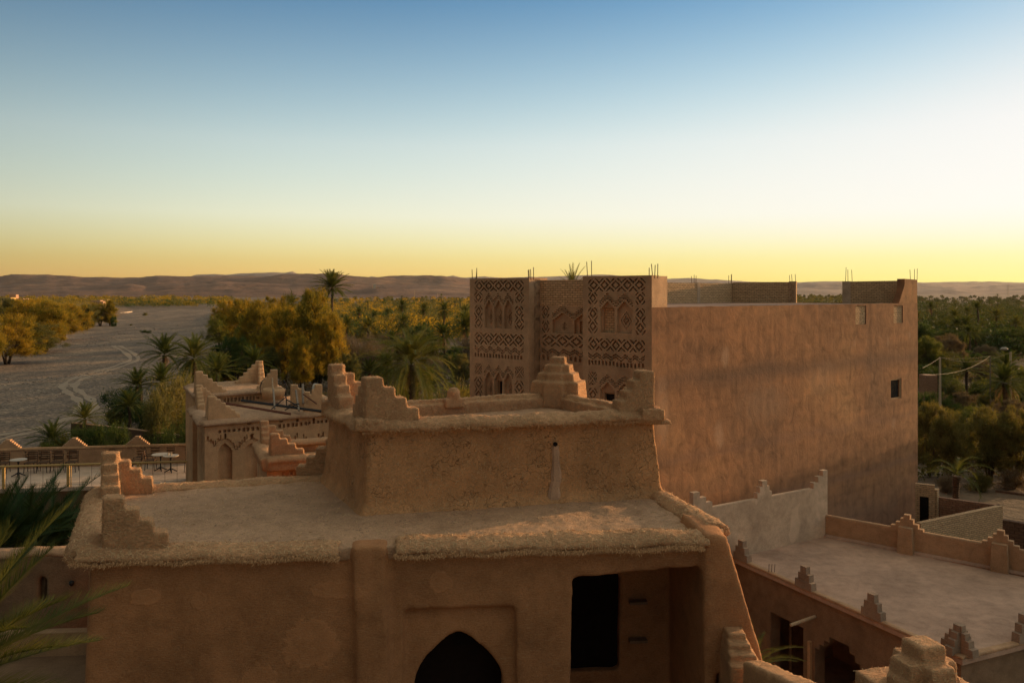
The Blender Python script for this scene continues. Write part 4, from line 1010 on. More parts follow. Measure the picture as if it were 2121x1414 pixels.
# plaster ends: carved end piers, corner pier
def pier(a, w, z1, mat, name='pier', l=SW, ch=False, d=.31):
    m = MB(); m.hexa([(*l.at(a,d/2),ZT-.15),(*l.at(a+w,d/2),ZT-.15),(*l.at(a+w,-d/2),ZT-.15),(*l.at(a,-d/2),ZT-.15)], [(*l.at(a,d/2),z1),(*l.at(a+w,d/2),z1),(*l.at(a+w,-d/2),z1),(*l.at(a,-d/2),z1)]); return m.build(name, M[mat], red)
def chevron_pier(l, a, w, z1):
    p = Panel(l, a, a+w, ZT-.1, z1, .045)
    ph = (p.Z-p.z0)/.36; tri = np.abs(ph % 1-.5)*2
    p.put((np.abs((p.S-a)/w-.2-tri*.5) < .14) & (p.Z < z1-.1), .09)
    p.l = Line(l.at(0, .17), l.at(l.L, .17)); m = MB(); p.build(m, .30); m.build('carved_pier', M['mud_tower'], red)
chevron_pier(SW, sg-.42, .42, ZP+.02); chevron_pier(BW, sx, .55, ZP-.04)
for px in (1443, 1516): pier(BW.s_of(px)-.12, .28, ZP-.06, 'greywall', l=BW, d=.29)
pier(sg2-.02, .45, ZP+.0, 'greywall')
m = MB(); s1 = RW.L; w = RW.L-RW.s_of(1874)
m.hexa([(*RW.at(s1-w,-.004),ZT-.0),(*RW.at(s1,-.004),ZT-.0),(*RW.at(s1,-.42),ZT),(*RW.at(s1-w,-.42),ZT)], [(*RW.at(s1-w,-.004),ZP+.10),(*RW.at(s1,-.004),ZP+.06),(*RW.at(s1,-.42),ZP+.06),(*RW.at(s1-w,-.42),ZP+.10)])
for k in range(8): m.hexa([(*RW.at(s1-w-.62+k*.08,-.004),ZT),(*RW.at(s1-w,-.004),ZT),(*RW.at(s1-w,-.36),ZT),(*RW.at(s1-w-.62+k*.08,-.36),ZT)], [(*RW.at(s1-w-.62+k*.08,-.004+.002*k),ZT+.13*(k+1)),(*RW.at(s1-w,-.004+.002*k),ZT+.13*(k+1)),(*RW.at(s1-w,-.36),ZT+.13*(k+1)),(*RW.at(s1-w-.62+k*.08,-.36),ZT+.13*(k+1))])
m.build('corner_pier', M['red'], red)
m = MB(); q = RW.at(RW.L+.12,-.35); m.box((q.x,q.y,0), (.3,.5,ZT-.35), RW.u); m.build('brick_stub', M['brick_red'], red)
# reinforcing bars
def rebar(l, px, top, n, base=None, jit=.18):
    m = MB(); s = l.s_of(px)
    for i in range(n):
        q = l.at(s+(i-(n-1)/2)*jit+R.uniform(-.03,.03), -.1+R.uniform(-.08,.08)); zb = ZP-.1 if base is None else base
        m.tube([(q.x, q.y, zb), (q.x+R.uniform(-.05,.05), q.y, zb+top*R.uniform(.75,1.1))], .016, 4)
    m.build('rebar', M['rebar'], red)
rebar(FL_, 981, .56, 3); rebar(FL_, 1097, .52, 4, jit=.13); rebar(FL_, 1351, .55, 4, jit=.13)
rebar(BW, 1440, .5, 3); rebar(BW, 1515, .55, 3); rebar(SW, 1641, .55, 3); rebar(SW, 1757, .85, 3); rebar(SW, 1893, .85, 3)
rebar(BW, 1364, .4, 1); rebar(RL, 1218, .75, 2)

# ------------------------------------------------------------------ carved mud house with niches, left of the upper room
BZ4 = 4.5
C1 = gz(424,874,BZ4); C2 = gz(690,850,BZ4); BF = Line(C1, C2)
cdir = Vector((-.45,.89)); back = 6.0
carved = thing('carved_house', (C1.x, C1.y, 0), 'tan house with two blind arched niches and scrap steel on its roof', 'house')
zc = H-BZ4
pl = Panel(BF, 0, BF.L+1.0, 6.0, zc-.08, .035)
def bz(px, py): return BF.sz(px, py)
for px in (449, 482, 516, 548, 582, 616, 650):
    s, z = bz(px, 878-(px-449)*.045); pl.rect(s-.06, s+.06, z-.055, z+.055, .16)
sA, zA = bz(452, 888); sB, zB = bz(690, 876); pl.teeth(sA, sB, (zA+zB)/2-.07, (zA+zB)/2+.06, 26, .12)
for c, nl in ((444,2), (489,4), (537,3), (595,4), (649,4), (680,4)):                          # pendant stepped triangles
    s, z = bz(c, 905-(c-444)*.03)
    for k in range(nl+1):
        y = z-.05-k*.085; w = (nl-k)*.085
        for sg_ in (-1, 1): pl.put((np.abs(pl.S-(s+sg_*(w+.04))) < .03) & (np.abs(pl.Z-y) < .085), .09); pl.put((np.abs(pl.S-(s+sg_*(w+.0))) < .07) & (np.abs(pl.Z-y+.07) < .025), .09)
for a, b in ((451,482), (506,538)):
    s0, zt0 = bz(a, 918); s1, _ = bz(b, 918); _, zb0 = bz((a+b)/2, 994); mid = (s0+s1)/2; hw = (s1-s0)/2
    u = np.abs(pl.S-mid)/hw; top = zt0+.10-np.floor(np.clip(u,0,1.25)*5)/5*.22
    pl.put((u < 1.22) & (pl.Z < top+.10) & (pl.Z > zt0-.22), .07)
    pl.put((u < 1) & (pl.Z > zb0) & (pl.Z < zt0-.05-.28*u**2), .22)
    pl.put((u < .2) & (pl.Z > zt0+.1) & (pl.Z < zt0+.32), .2)
    s0_, z0_ = bz(a-2, 1000); pl.teeth(s0_, s1+.1, z0_-.08, z0_+.02, 9, .12)
mb = MB(); pl.build(mb, .36, False)
L2 = Line(BF.at(0)+cdir*back, BF.at(0))
p2 = Panel(L2, back-2.6, back, 6.0, zc-.08, .05)
for k in range(5): p2.rect(back-.35-k*.42, back-.18-k*.42, 8.2+.0*k, zc-.55, .16)
p2.build(mb, .3, False)
bb = [BF.at(0,-.36)+Vector((.2,.05)), BF.at(BF.L+1,-.36), BF.at(BF.L+1)+cdir*back, BF.at(0)+cdir*back+Vector((.3,0))]
mb.hexa([(q.x,q.y,0) for q in bb], [(q.x,q.y,zc-.1) for q in bb])
low = [BF.at(-.0,.0), BF.at(BF.L+1,.0), BF.at(BF.L+1,-.3), BF.at(0,-.3)+cdir*1]
mb.hexa([(q.x,q.y,0) for q in low], [(q.x,q.y,6.0) for q in low])
mb.build('wall', M['mud_far'], carved)
mb = MB(); rpn = [BF.at(-.12,.15), BF.at(BF.L+1,.15), BF.at(BF.L+1)+cdir*4.2, BF.at(-.12)+cdir*4.2]
mb.hexa([(q.x,q.y,zc-.16) for q in rpn], [(q.x,q.y,zc-.02) for q in rpn])
cc_ = BF.at(BF.L/2)+cdir*2; lip(mb, [(*BF.at(-.05,.0),zc), (*BF.at(BF.L+1,.0),zc)], .22, -.02, .5, cc_); lip(mb, [(*BF.at(-.02,-.05),zc), (*(BF.at(-.02,-.05)+cdir*4),zc)], .24, -.02, .5, cc_)
o = mb.build('roof', [M['mud_roof']], carved); soften(o, .06, 3, .06, .4, .02); 
mfar = dict(parent=carved, mat='mud_far', vox=.035, straw=0)
zm = zc+.08
merlon(BF.at(.10,-.02), zm, BF.u, cdir, 1.15, .9, .80, 6, .30, **mfar)
merlon(BF.at(.05,-.02)+cdir*4.1, zm, BF.u, -cdir, 1.0, 1.0, .80, 6, .30, **mfar)
# higher rear block
e1 = BF.at(.05)+cdir*4.3; zc2 = zc+.42
RBf = Line(e1, e1+BF.u*3.6)
pl = Panel(RBf, 0, 3.6, zc-.3, zc2-.05, .045); pl.teeth(.5, 2.6, zc+.08, zc+.24, 14, .12)
mb = MB(); pl.build(mb, .3, True)
q = [RBf.at(0,-.3), RBf.at(3.6,-.3), RBf.at(3.6,-.3)+cdir*3.2, RBf.at(0,-.3)+cdir*3.2]; mb.hexa([(p.x,p.y,0) for p in q], [(p.x,p.y,zc2-.05) for p in q])
mb.build('rear_wall', M['mud_far'], carved)
mb = MB(); q = [RBf.at(-.1,.12), RBf.at(3.7,.12), RBf.at(3.7,-.3)+cdir*3.3, RBf.at(-.1,-.3)+cdir*3.3]; mb.hexa([(p.x,p.y,zc2-.12) for p in q], [(p.x,p.y,zc2+.02) for p in q])
cc_ = RBf.at(1.8)+cdir*1.6; lip(mb, [(*RBf.at(0,.0),zc2), (*RBf.at(3.6,.0),zc2)], .16, 0, .5, cc_); lip(mb, [(*(RBf.at(0,0)+cdir*3.3),zc2), (*(RBf.at(3.6,0)+cdir*3.3),zc2)], .18, .06, .6, cc_)
o = mb.build('rear_roof', [M['mud_roof']], carved); soften(o, .06, 3, .05, .4)
merlon(RBf.at(.05,-.05), zc2, RBf.u, cdir, 1.25, .9, .95, 6, .30, **mfar)
merlon(RBf.at(3.25,-.05)+cdir*3.2, zc2, -RBf.u, -cdir, 1.25, 1.0, 1.0, 6, .32, **mfar)
merlon(RBf.at(3.35,.0), zc2-.1, -RBf.u, cdir, 1.0, .5, .95, 6, .30, **mfar)
q = pt(641, 835, 31.5); merlon((q.x-.75, q.y), zc-.05, (1,.35), (-.3,1), 1.5, .5, .90, 6, .3, **mfar)
q = pt(668, 830, 30.0); merlon((q.x, q.y), zc+.1, (-1,-.3), (-.3,1), .7, .5, .95, 5, .3, **mfar)

# scrap on that roof: every loose piece is its own thing
def rod(name, mat, pix, r, label, cat, k=6, **kw):
    P = [pt(*p) for p in pix]; m = MB(); b = P[0]; m.tube(P, r, k); o = m.build(name, M[mat], loc=b); return tag(o, label, cat, **kw)
rod('steel_beam', 'rust', [(450,832,29.6), (602,857,28.7)], .045, 'rusty red beam lying across the roof scrap, nearest the front rim', 'beam', 4)
rod('steel_beam', 'iron', [(500,829,30.6), (668,852,29.2)], .05, 'long dark beam behind the rusty red one on the flat roof', 'beam', 4)
rod('upright_pole', 'post', [(566,806,30.8), (569,846,29.4)], .036, 'pale post standing below the round drum on the roof', 'post')
rod('upright_pole', 'post', [(613,808,30.8), (619,850,29.4)], .04, 'pale leaning post right of the tripod on the roof', 'post')
rod('upright_pole', 'post', [(627,796,30.8), (628,836,30.0)], .045, 'thick pale post with dark cap beside the stepped wall', 'post')
rod('upright_pole', 'pole', [(564,782,32.5), (565,812,32.4)], .03, 'thin golden stick standing upright in the round drum', 'stick')
rod('roof_strut', 'rust', [(628,816,30.0), (656,836,29.6)], .025, 'thin dark strut leaning down from the capped post', 'strut')
b = pt(594,845,29.5); trip = thing('wire_tripod', b, 'spidery dark iron tripod frame between two pale posts', 'tripod')
for a, c_ in (((562,847,29.2), (592,822,29.6)), ((592,815,29.6), (594,839,29.6)), ((592,826,29.6), (618,841,29.3)), ((598,838,29.8), (620,836,29.6)), ((590,849,29.2), (612,838,29.4))):
    m = MB(); m.tube([pt(*a), pt(*c_)], .02, 5); m.build('leg', M['iron'], trip)
b = pt(566,812,32.6); drum = thing('round_drum', b, 'low round mud-coloured drum with bent iron hoops on the rear roof', 'drum')
m = MB(); m.lathe(b, [(.42,-.25),(.46,.0),(.46,.06),(.40,.16),(.36,.16),(.34,.08)], 20); m.build('drum_body', M['mud_far'], drum, True)
for sg_ in (-1, 1):
    m = MB(); m.tube([b+Vector((sg_*.50,0,-.1)), b+Vector((sg_*.54,0,.2)), b+Vector((sg_*.46,0,.45)), b+Vector((sg_*.40,0,.5))], .018, 5); m.build('hoop', M['iron'], drum)
b = pt(652,822,31.2); dish = thing('satellite_dish', b, 'small pale dish seen edge-on behind the front stepped merlon', 'dish')
m = MB(); m.lathe((0,0,0), [(.30,.10),(.24,.05),(.12,.012),(.01,0),(.01,.02),(.12,.03),(.24,.07),(.30,.12)], 20)
rot = Matrix.Rotation(1.2, 3, 'Y') @ Matrix.Rotation(.3, 3, 'X'); m.v = [tuple(rot @ Vector(v)+b+Vector((0,0,.22))) for v in m.v]; m.build('reflector', M['white'], dish, True)
m = MB(); m.tube([b+Vector((0,0,-.35)), b+Vector((0,0,.2))], .025); m.build('mast', M['iron'], dish)

# small stair head between the carved house and the front house
S1 = gz(553,948,4.5); S2 = gz(690,940,4.5); SF = Line(S1, S2); zs_ = H-4.5; sdir = Vector((-.40,.92))
stair = thing('stair_head', (S1.x, S1.y, 0), 'small mud stair head with two stepped merlons beside the blind niches', 'house')
pl = Panel(SF, 0, SF.L+.6, 8.2, zs_-.08, .036)
a, z1 = SF.sz(586, 957); c_, _ = SF.sz(672, 957); pl.teeth(a, c_, z1-.10, z1+.04, 9, .11)
a, z1 = SF.sz(585, 968); b_, z0 = SF.sz(622, 990)
inn = (pl.S > a) & (pl.S < b_) & (pl.Z > z0) & (pl.Z < z1); u = (pl.S-a)/(b_-a); v = (pl.Z-z0)/(z1-z0); t = np.abs((u*2) % 1-.5)*2
pl.put(inn & ((np.abs(v-(1-t)) > .17)), .10)
mb = MB(); pl.build(mb, .3, False)
q = [SF.at(0,-.005)+sdir*.01, SF.at(.02,-.3), SF.at(.02)+sdir*2.4, SF.at(0)+sdir*2.4]
q = [SF.at(0,0), SF.at(SF.L+.6,-.3), SF.at(SF.L+.6)+sdir*2.6, SF.at(0)+sdir*2.6]
mb.hexa([(p.x,p.y,0) for p in q], [(p.x,p.y,zs_-.35) for p in q])
mb.build('wall', M['mud_far'], stair)
mb = MB(); e = [SF.at(0,.06), SF.at(SF.L+.6,.06), SF.at(SF.L+.6)+sdir*2.5, SF.at(0)+sdir*2.5]
for i, j in ((0,1), (0,3), (3,2)):
    l = Line(e[i], e[j]); mb.wall(e[i], e[j], zs_-.36, zs_-.05, .26); lip(mb, [(*e[i],zs_), (*e[j],zs_)], .18, -.02, .5, (e[0]+e[2])/2)
o = mb.build('parapet', [M['mud_straw']], stair); soften(o, .045, 3, .04, .3, .015)
merlon(SF.at(.08,-.02), zs_+.04, SF.u, sdir, .92, .5, .60, 4, .26, parent=stair, mat='mud_straw', vox=.03, straw=400)
merlon(SF.at(.06,-.02)+sdir*2.5, zs_+.04, SF.u, -sdir, .9, .6, .62, 4, .26, parent=stair, mat='mud_straw', vox=.03, straw=300)

# ------------------------------------------------------------------ cafe terrace on the left
TZ = 8.1
t1 = gz(-160,1018,TZ); t2 = gz(432,999,TZ); TE = Line(t1, t2)
w1 = gz(-160,976,TZ); w2 = gz(432,958,TZ); TW = Line(w1, w2)
terr = thing('cafe_terrace', (t1.x, t1.y, 0), 'raised terrace floor with tables, dark void beneath its front edge', 'terrace')
zf = H-TZ
mb = MB(); q = [TE.at(0), TE.at(TE.L), TW.at(TW.L,-.3), TW.at(0,-.3)]; mb.hexa([(p.x,p.y,zf-.16) for p in q], [(p.x,p.y,zf) for p in q]); mb.build('floor_slab', M['tile'], terr)
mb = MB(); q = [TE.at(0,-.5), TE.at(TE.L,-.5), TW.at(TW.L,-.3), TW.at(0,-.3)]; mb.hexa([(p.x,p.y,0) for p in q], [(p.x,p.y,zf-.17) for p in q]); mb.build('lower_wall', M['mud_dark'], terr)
# back wall: coping with stepped gables and a row of dark louvred panels
tw = thing('terrace_wall', (w1.x, w1.y, zf), 'brown terrace wall with stepped gables and a row of dark louvred panels', 'wall')
def tz(px, py): return TW.sz(px, py)
zw = zf+.92; pl = Panel(TW, 0, TW.L, zf, zw, .045)
px = -150
for a, b in ((-90,-70), (-48,-30), (-5,12), (52,74), (79,100), (107,130), (139,160), (225,238), (282,302), (311,330), (345,362), (383,402)):
    s0, _ = tz(a, 940); s1, _ = tz(b, 940)
    inn = (pl.S > s0) & (pl.S < s1) & (pl.Z > zf+.38) & (pl.Z < zf+.80); pl.put(inn & (((pl.Z-zf)/.12) % 1 < .62), .12)
s0, _ = tz(20, 940); pl.put((np.abs(pl.Z-(zf+.855)) < .025) & (((pl.S)/.22) % 1 < .5), .1)
mb = MB(); pl.build(mb, .2)
for px in (-135, 16, 153, 284, 412):
    s, _ = tz(px, 930)
    for k in range(6):
        w = .98*(6-k)/6+.05; mb.hexa([(*TW.at(s-w/2,.004*k),zw+.07*k-.03),(*TW.at(s+w/2,.004*k),zw+.07*k-.03),(*TW.at(s+w/2,-.2-.002*k),zw+.07*k-.03),(*TW.at(s-w/2,-.2-.002*k),zw+.07*k-.03)], [(*TW.at(s-w/2,.004*k),zw+.07*(k+1)),(*TW.at(s+w/2,.004*k),zw+.07*(k+1)),(*TW.at(s+w/2,-.2-.002*k),zw+.07*(k+1)),(*TW.at(s-w/2,-.2-.002*k),zw+.07*(k+1))])
mb.build('wall', M['mud_low'], tw)
m = MB()
m.hexa([(*TW.at(0,.05),zw-.06),(*TW.at(TW.L,.05),zw-.06),(*TW.at(TW.L,-.02),zw-.06),(*TW.at(0,-.02),zw-.06)], [(*TW.at(0,.03),zw+.03),(*TW.at(TW.L,.03),zw+.03),(*TW.at(TW.L,-.02),zw+.03),(*TW.at(0,-.02),zw+.03)]); m.build('coping', M['mud_far'], tw)
# railing along the open edge
rl = thing('terrace_railing', (t1.x, t1.y, zf), 'ochre metal railing with thin wires along the terrace front edge', 'railing')
def te(px, up, out=-.06): s = TE.s_of(px); return TE.P(s, zf+up, out)
m = MB(); m.tube([te(-155,.92), te(405,.92)], .042, 8); m.build('top_rail', M['brass'], rl)
for px in (-130, 6, 140, 285, 402):
    m = MB(); p = te(px,0); m.box((p.x,p.y,zf), (.10,.08,.92), TE.u); m.build('post', M['brass'], rl)
    if px > 100:
        m = MB(); p = te(px+6,0); m.box((p.x,p.y,zf), (.03,.03,.92), TE.u); m.build('post', M['brass'], rl)
for up in (.10, .17): m = MB(); m.tube([te(-155,up), te(405,up)], .006, 4); m.build('wire', M['wire'], rl)
for k in range(22):
    px = -140+k*25.3
    m = MB(); m.tube([te(px,0), te(px,.9)], .007, 4); m.build('wire', M['iron'], rl)
# tables and chairs
def cafe_table(px, py, label, r=.34):
    b = gz(px, py, TZ); t = thing('cafe_table', b, label, 'table', 'round cafe tables')
    m = MB(); m.lathe(b+Vector((0,0,.71)), [(r*.96,0),(r,.012),(r,.03),(r*.97,.04)], 28); m.build('table_top', M['stone'], t)
    m = MB(); m.lathe(b+Vector((0,0,.05)), [(.05,0),(.035,.15),(.03,.5),(.06,.62),(.16,.66)], 12); m.build('pedestal', M['iron'], t, True)
    for k in range(4):
        a = k*math.pi/2+.5; m = MB(); m.tube([b+Vector((0,0,.16)), b+Vector((.14*math.cos(a),.14*math.sin(a),.08)), b+Vector((.27*math.cos(a),.27*math.sin(a),.015))], [.035,.028,.022], 6); m.build('foot', M['iron'], t)
    return t
cafe_table(38, 986, 'round white-topped cafe table near the left end of the terrace')
cafe_table(333, 974, 'round white-topped cafe table left of its neighbour near the carved house', .40)
cafe_table(354, 977, 'round cafe table with glasses, closest to the carved house')
b = gz(352, 977, TZ)+Vector((0,0,.752))
for k, (dx, dy) in enumerate(((.08,-.05), (-.1,.06), (.0,.15))):
    m = MB(); m.lathe(b+Vector((dx,dy,0)), [(.03,0),(.026,.05),(.034,.11),(.030,.11),(.023,.055)], 12); o = m.build('drinking_glass', M['white'], loc=b+Vector((dx,dy,0))); tag(o, 'small pale glass standing on the cafe table closest to the carved house', 'glass', 'glasses on the cafe table')
def make_chair(b, u, label, arms=False):
    t = thing('cafe_chair', b, label, 'chair', 'dark cafe chairs'); w = Vector((-u.y, u.x)); u3, w3 = Vector((u.x,u.y,0)), Vector((w.x,w.y,0))
    for a, c_ in ((-1,-1), (1,-1), (1,1), (-1,1)):
        m = MB(); p = b+u3*(.19*a)+w3*(.18*c_); m.tube([p+u3*a*.03+w3*c_*.02, p+Vector((0,0,.44))], .017, 5); m.build('leg', M['iron'], t)
    m = MB(); m.box((b.x,b.y,b.z+.43), (.43,.42,.035), u); m.build('seat', M['wood'], t)
    m = MB()
    for a in (-1, 1): p = b+u3*(.19*a)+w3*.19; m.tube([p+Vector((0,0,.44)), p+w3*.06+Vector((0,0,.90))], .018, 5)
    for k in range(4): p = b+w3*(.2+.045*k/3); m.box((p.x,p.y,b.z+.56+.09*k), (.40,.02,.05), u)
    m.build('backrest', M['wood'], t)
    if arms:
        for a in (-1, 1): m = MB(); p = b+u3*(.21*a); m.tube([p+w3*.2+Vector((0,0,.66)), p-w3*.1+Vector((0,0,.66)), p-w3*.18+Vector((0,0,.44))], .016, 5); m.build('armrest', M['iron'], t)
    return t
ck = None
names = {64:'slat-back chair against the terrace wall, next right of the left table', 90:'slat-back chair third from the left table along the terrace wall', 118:'slat-back chair just left of the left gable of the terrace wall',
         149:'slat-back chair directly under the left gable of the terrace wall', 6:'slat-back chair at the far left, left of the left table', 232:'slat-back chair alone by the stepped roof merlon'}
for px, lb in names.items():
    b = gz(px, 979-.02*px, TZ)
    if ck is None: ck = make_chair(b, TW.u, lb); ck['group'] = 'slat-back chairs along the terrace wall'; first = ck
    else: c_ = copy_tree(first); c_.location = b; c_['label'] = lb
make_chair(gz(283,979,TZ), Vector((.5,-.86)), 'dark armchair left of the pair of tables, right of the stepped merlon', True)
make_chair(gz(312,972,TZ), Vector((-.2,.98)), 'dark armchair touching the larger of the two right tables', True)
make_chair(gz(396,976,TZ), Vector((-.3,-.95)), 'dark armchair tucked against the carved house corner', True)

# dark brick garden wall behind the terrace
a, b, c_ = gz(178,892,13.6), gz(255,893,13.6), gz(330,888,13.6)
a, b, c_ = pt(150,876,77), pt(258,875,74), pt(380,868,70)
gw = thing('garden_wall', (b.x, b.y, 0), 'dark brick garden wall with pale top among green bushes by the river', 'wall')
mb = MB(); 
for p, q in ((a,b), (b,c_)): mb.wall(p, q, -1, a.z, .3)
mb.build('wall', M['brick_dark'], gw)
mb = MB()
for p, q in ((a,b), (b,c_)): mb.wall(p, q, a.z, a.z+.07, .36)
mb.build('coping', M['mud_low'], gw)

# house below on the left with its coping
l1 = pt(-120,1150,17.5); l2 = pt(180,1136,17.9); LW = Line(l1, l2); zl = l1.z
court = thing('courtyard_house', (l1.x, l1.y, 0), 'shaded mud wall with pale coping and one small window, low at the left', 'house')
mb = MB(); q = [LW.at(0), LW.at(LW.L+.5), LW.at(LW.L+.5,-.35), LW.at(0,-.35)]; mb.hexa([(p.x,p.y,0) for p in q], [(p.x,p.y,zl-.1) for p in q])
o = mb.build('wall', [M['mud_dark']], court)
s0, z1 = LW.sz(80, 1195); s1, _ = LW.sz(96, 1195); _, z0 = LW.sz(88, 1262)
m = MB(); m.hexa([(*LW.at(s0,.5),z0),(*LW.at(s1,.5),z0),(*LW.at(s1,-.22),z0),(*LW.at(s0,-.22),z0)], [(*LW.at(s0,.5),z1),(*LW.at(s1,.5),z1),(*LW.at(s1,-.22),z1),(*LW.at(s0,-.22),z1)])
s2, z2 = LW.sz(152, 1222); m2 = MB(); m2.hexa([(*LW.at(s2-.04,.5),z2-.12),(*LW.at(s2+.04,.5),z2-.12),(*LW.at(s2+.04,-.2),z2-.12),(*LW.at(s2-.04,-.2),z2-.12)], [(*LW.at(s2-.04,.5),z2),(*LW.at(s2+.04,.5),z2),(*LW.at(s2+.04,-.2),z2),(*LW.at(s2-.04,-.2),z2)])
cut(o, [m, m2]); soften(o, .05, 2, .03, .4)
m = MB(); m.quad(LW.P(s0-.05,z0-.05,-.20), LW.P(s1+.05,z0-.05,-.20), LW.P(s1+.05,z1+.05,-.20), LW.P(s0-.05,z1+.05,-.20)); m.build('shutter', M['wood'], court)
mb = MB(); lip(mb, [(*LW.at(0,-.17),zl-.02), (*LW.at(LW.L+.5,-.17),zl-.02)], .20, -.02, .45, (l1.x+1, l1.y+5)); o = mb.build('coping', [M['mud_roof']], court); soften(o, .045, 3, .04, .3, .02)
m = MB(); p = LW.P(s2-.02, z2+.12, .05); m.lathe(p, [(.02,0),(.05,.04),(.05,.10),(.02,.12)], 10); m.build('wall_lamp', M['iron'], court, True)
ledge = thing('lower_roof', (l1.x, l1.y-3, 0), 'pale low flat roof with raised edge beneath the shaded wall, bottom left', 'roof')
a = pt(-80,1312,15.5); b = pt(190,1304,15.7)
mb = MB(); mb.wall(a, b, 0, a.z, .22); mb.build('parapet', M['mud_low'], ledge)
q = [V2(pt(-80,1350,13.5)), V2(pt(190,1350,13.6)), V2(b), V2(a)]; mb = MB(); mb.hexa([(p.x,p.y,0) for p in q], [(p.x,p.y,a.z-.45) for p in q]); mb.build('roof_slab', M['mud_dark'], ledge)

# ------------------------------------------------------------------ low flat-roofed house on the right
EZ = 10.0; zE = H-EZ
eA = gz(1500,1146,EZ); eB = gz(1993,1364,EZ); eC = gz(2260,1296,EZ); eE = gz(1712,1110,EZ); eD = gz(2260,1222,EZ)
flatr = thing('flat_roofed_house', (eB.x, eB.y, 0), 'low shaded house with a wide bare flat roof and small block merlons, lower right', 'house')
EF = Line(eA, eB)
def ez(px, py): return EF.sz(px, py)
plan = [V2(eA), V2(eB), V2(eC), V2(eD), V2(eE)]
inner = grow(plan, -.12)
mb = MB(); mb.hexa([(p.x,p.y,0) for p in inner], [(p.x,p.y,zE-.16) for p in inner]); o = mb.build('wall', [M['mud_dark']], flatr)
cuts = []
l3 = Line(EF.at(0,-.12), EF.at(EF.L,-.12))
s0, z1 = l3.sz(1596, 1266); s1, _ = l3.sz(1664, 1296); m = MB()
m.hexa([(*l3.at(s0,.5),.8),(*l3.at(s1,.5),.8),(*l3.at(s1,-1.5),.8),(*l3.at(s0,-1.5),.8)], [(*l3.at(s0,.5),z1),(*l3.at(s1,.5),z1),(*l3.at(s1,-1.5),z1),(*l3.at(s0,-1.5),z1)]); cuts.append(m)
s0a, _ = l3.sz(1688, 1340); s1a, _ = l3.sz(1792, 1400); _, zt_ = l3.sz(1722, 1320); w = s1a-s0a
for k, f in enumerate((1.0, .82, .62, .40)):
    m = MB(); mid = (s0a+s1a)/2; hh = zt_-.20*(3-k)
    m.hexa([(*l3.at(mid-w/2*f,.5),.5),(*l3.at(mid+w/2*f,.5),.5),(*l3.at(mid+w/2*f,-1.5),.5),(*l3.at(mid-w/2*f,-1.5),.5)], [(*l3.at(mid-w/2*f,.5),hh),(*l3.at(mid+w/2*f,.5),hh),(*l3.at(mid+w/2*f,-1.5),hh),(*l3.at(mid-w/2*f,-1.5),hh)]); cuts.append(m)
m = MB(); m.hexa([(*l3.at(s0-.5,-.45),.6),(*l3.at(s1a+.4,-.45),.6),(*l3.at(s1a+.4,-3.6),.6),(*l3.at(s0-.5,-3.6),.6)], [(*l3.at(s0-.5,-.45),zE-.4),(*l3.at(s1a+.4,-.45),zE-.4),(*l3.at(s1a+.4,-3.6),zE-.4),(*l3.at(s0-.5,-3.6),zE-.4)]); cuts.append(m)
cut(o, cuts)
m = MB(); m.hexa([(*l3.at(s0+.35*(s1-s0),-.35),.8),(*l3.at(s0+.42*(s1-s0),-.35),.8),(*l3.at(s0+.42*(s1-s0),-.42),.8),(*l3.at(s0+.35*(s1-s0),-.42),.8)], [(*l3.at(s0+.35*(s1-s0),-.35),z1),(*l3.at(s0+.42*(s1-s0),-.35),z1),(*l3.at(s0+.42*(s1-s0),-.42),z1),(*l3.at(s0+.35*(s1-s0),-.42),z1)]); m.build('door_post', M['wood'], flatr)
m = MB(); sp = s0a-.18; m.hexa([(*l3.at(sp-.06,.10),0),(*l3.at(sp+.06,.10),0),(*l3.at(sp+.06,.0),0),(*l3.at(sp-.06,.0),0)], [(*l3.at(sp-.06,.10),zt_-.45),(*l3.at(sp+.06,.10),zt_-.45),(*l3.at(sp+.06,.0),zt_-.45),(*l3.at(sp-.06,.0),zt_-.45)]); m.build('door_post', M['mud_far'], flatr)
mb = MB(); ov = grow(plan, .03); mb.hexa([(p.x,p.y,zE-.155) for p in ov], [(p.x,p.y,zE-.02) for p in ov]); mb.build('roof', M['concrete'], flatr)
mb = MB(); 
for a, b in ((eA, eB), (eB, eC)):
    l = Line(a, b); mb.hexa([(*l.at(0 if a is eA else .22,.05),zE-.022),(*l.at(l.L-(0 if a is eB else -.05),.05),zE-.022),(*l.at(l.L-(0 if a is eB else .0),-.20),zE-.022),(*l.at(0 if a is eA else .22,-.20),zE-.022)],
                            [(*l.at(0 if a is eA else .22,.04),zE+.06),(*l.at(l.L-(0 if a is eB else -.04),.04),zE+.06),(*l.at(l.L-(0 if a is eB else .0),-.17),zE+.06),(*l.at(0 if a is eA else .22,-.17),zE+.06)])
o = mb.build('kerb', [M['mud_low']], flatr); soften(o, .04, 2, .02, .3, .01)
# spout
a = EF.P(EF.sz(1684,1277)[0], ez(1684,1277)[1], -.1); b = a+Vector((EF.n.x*.95-.1, EF.n.y*.95, -.12)); m = MB(); m.tube([a, b], .055, 8); m.build('drain_spout', M['pole'], flatr)
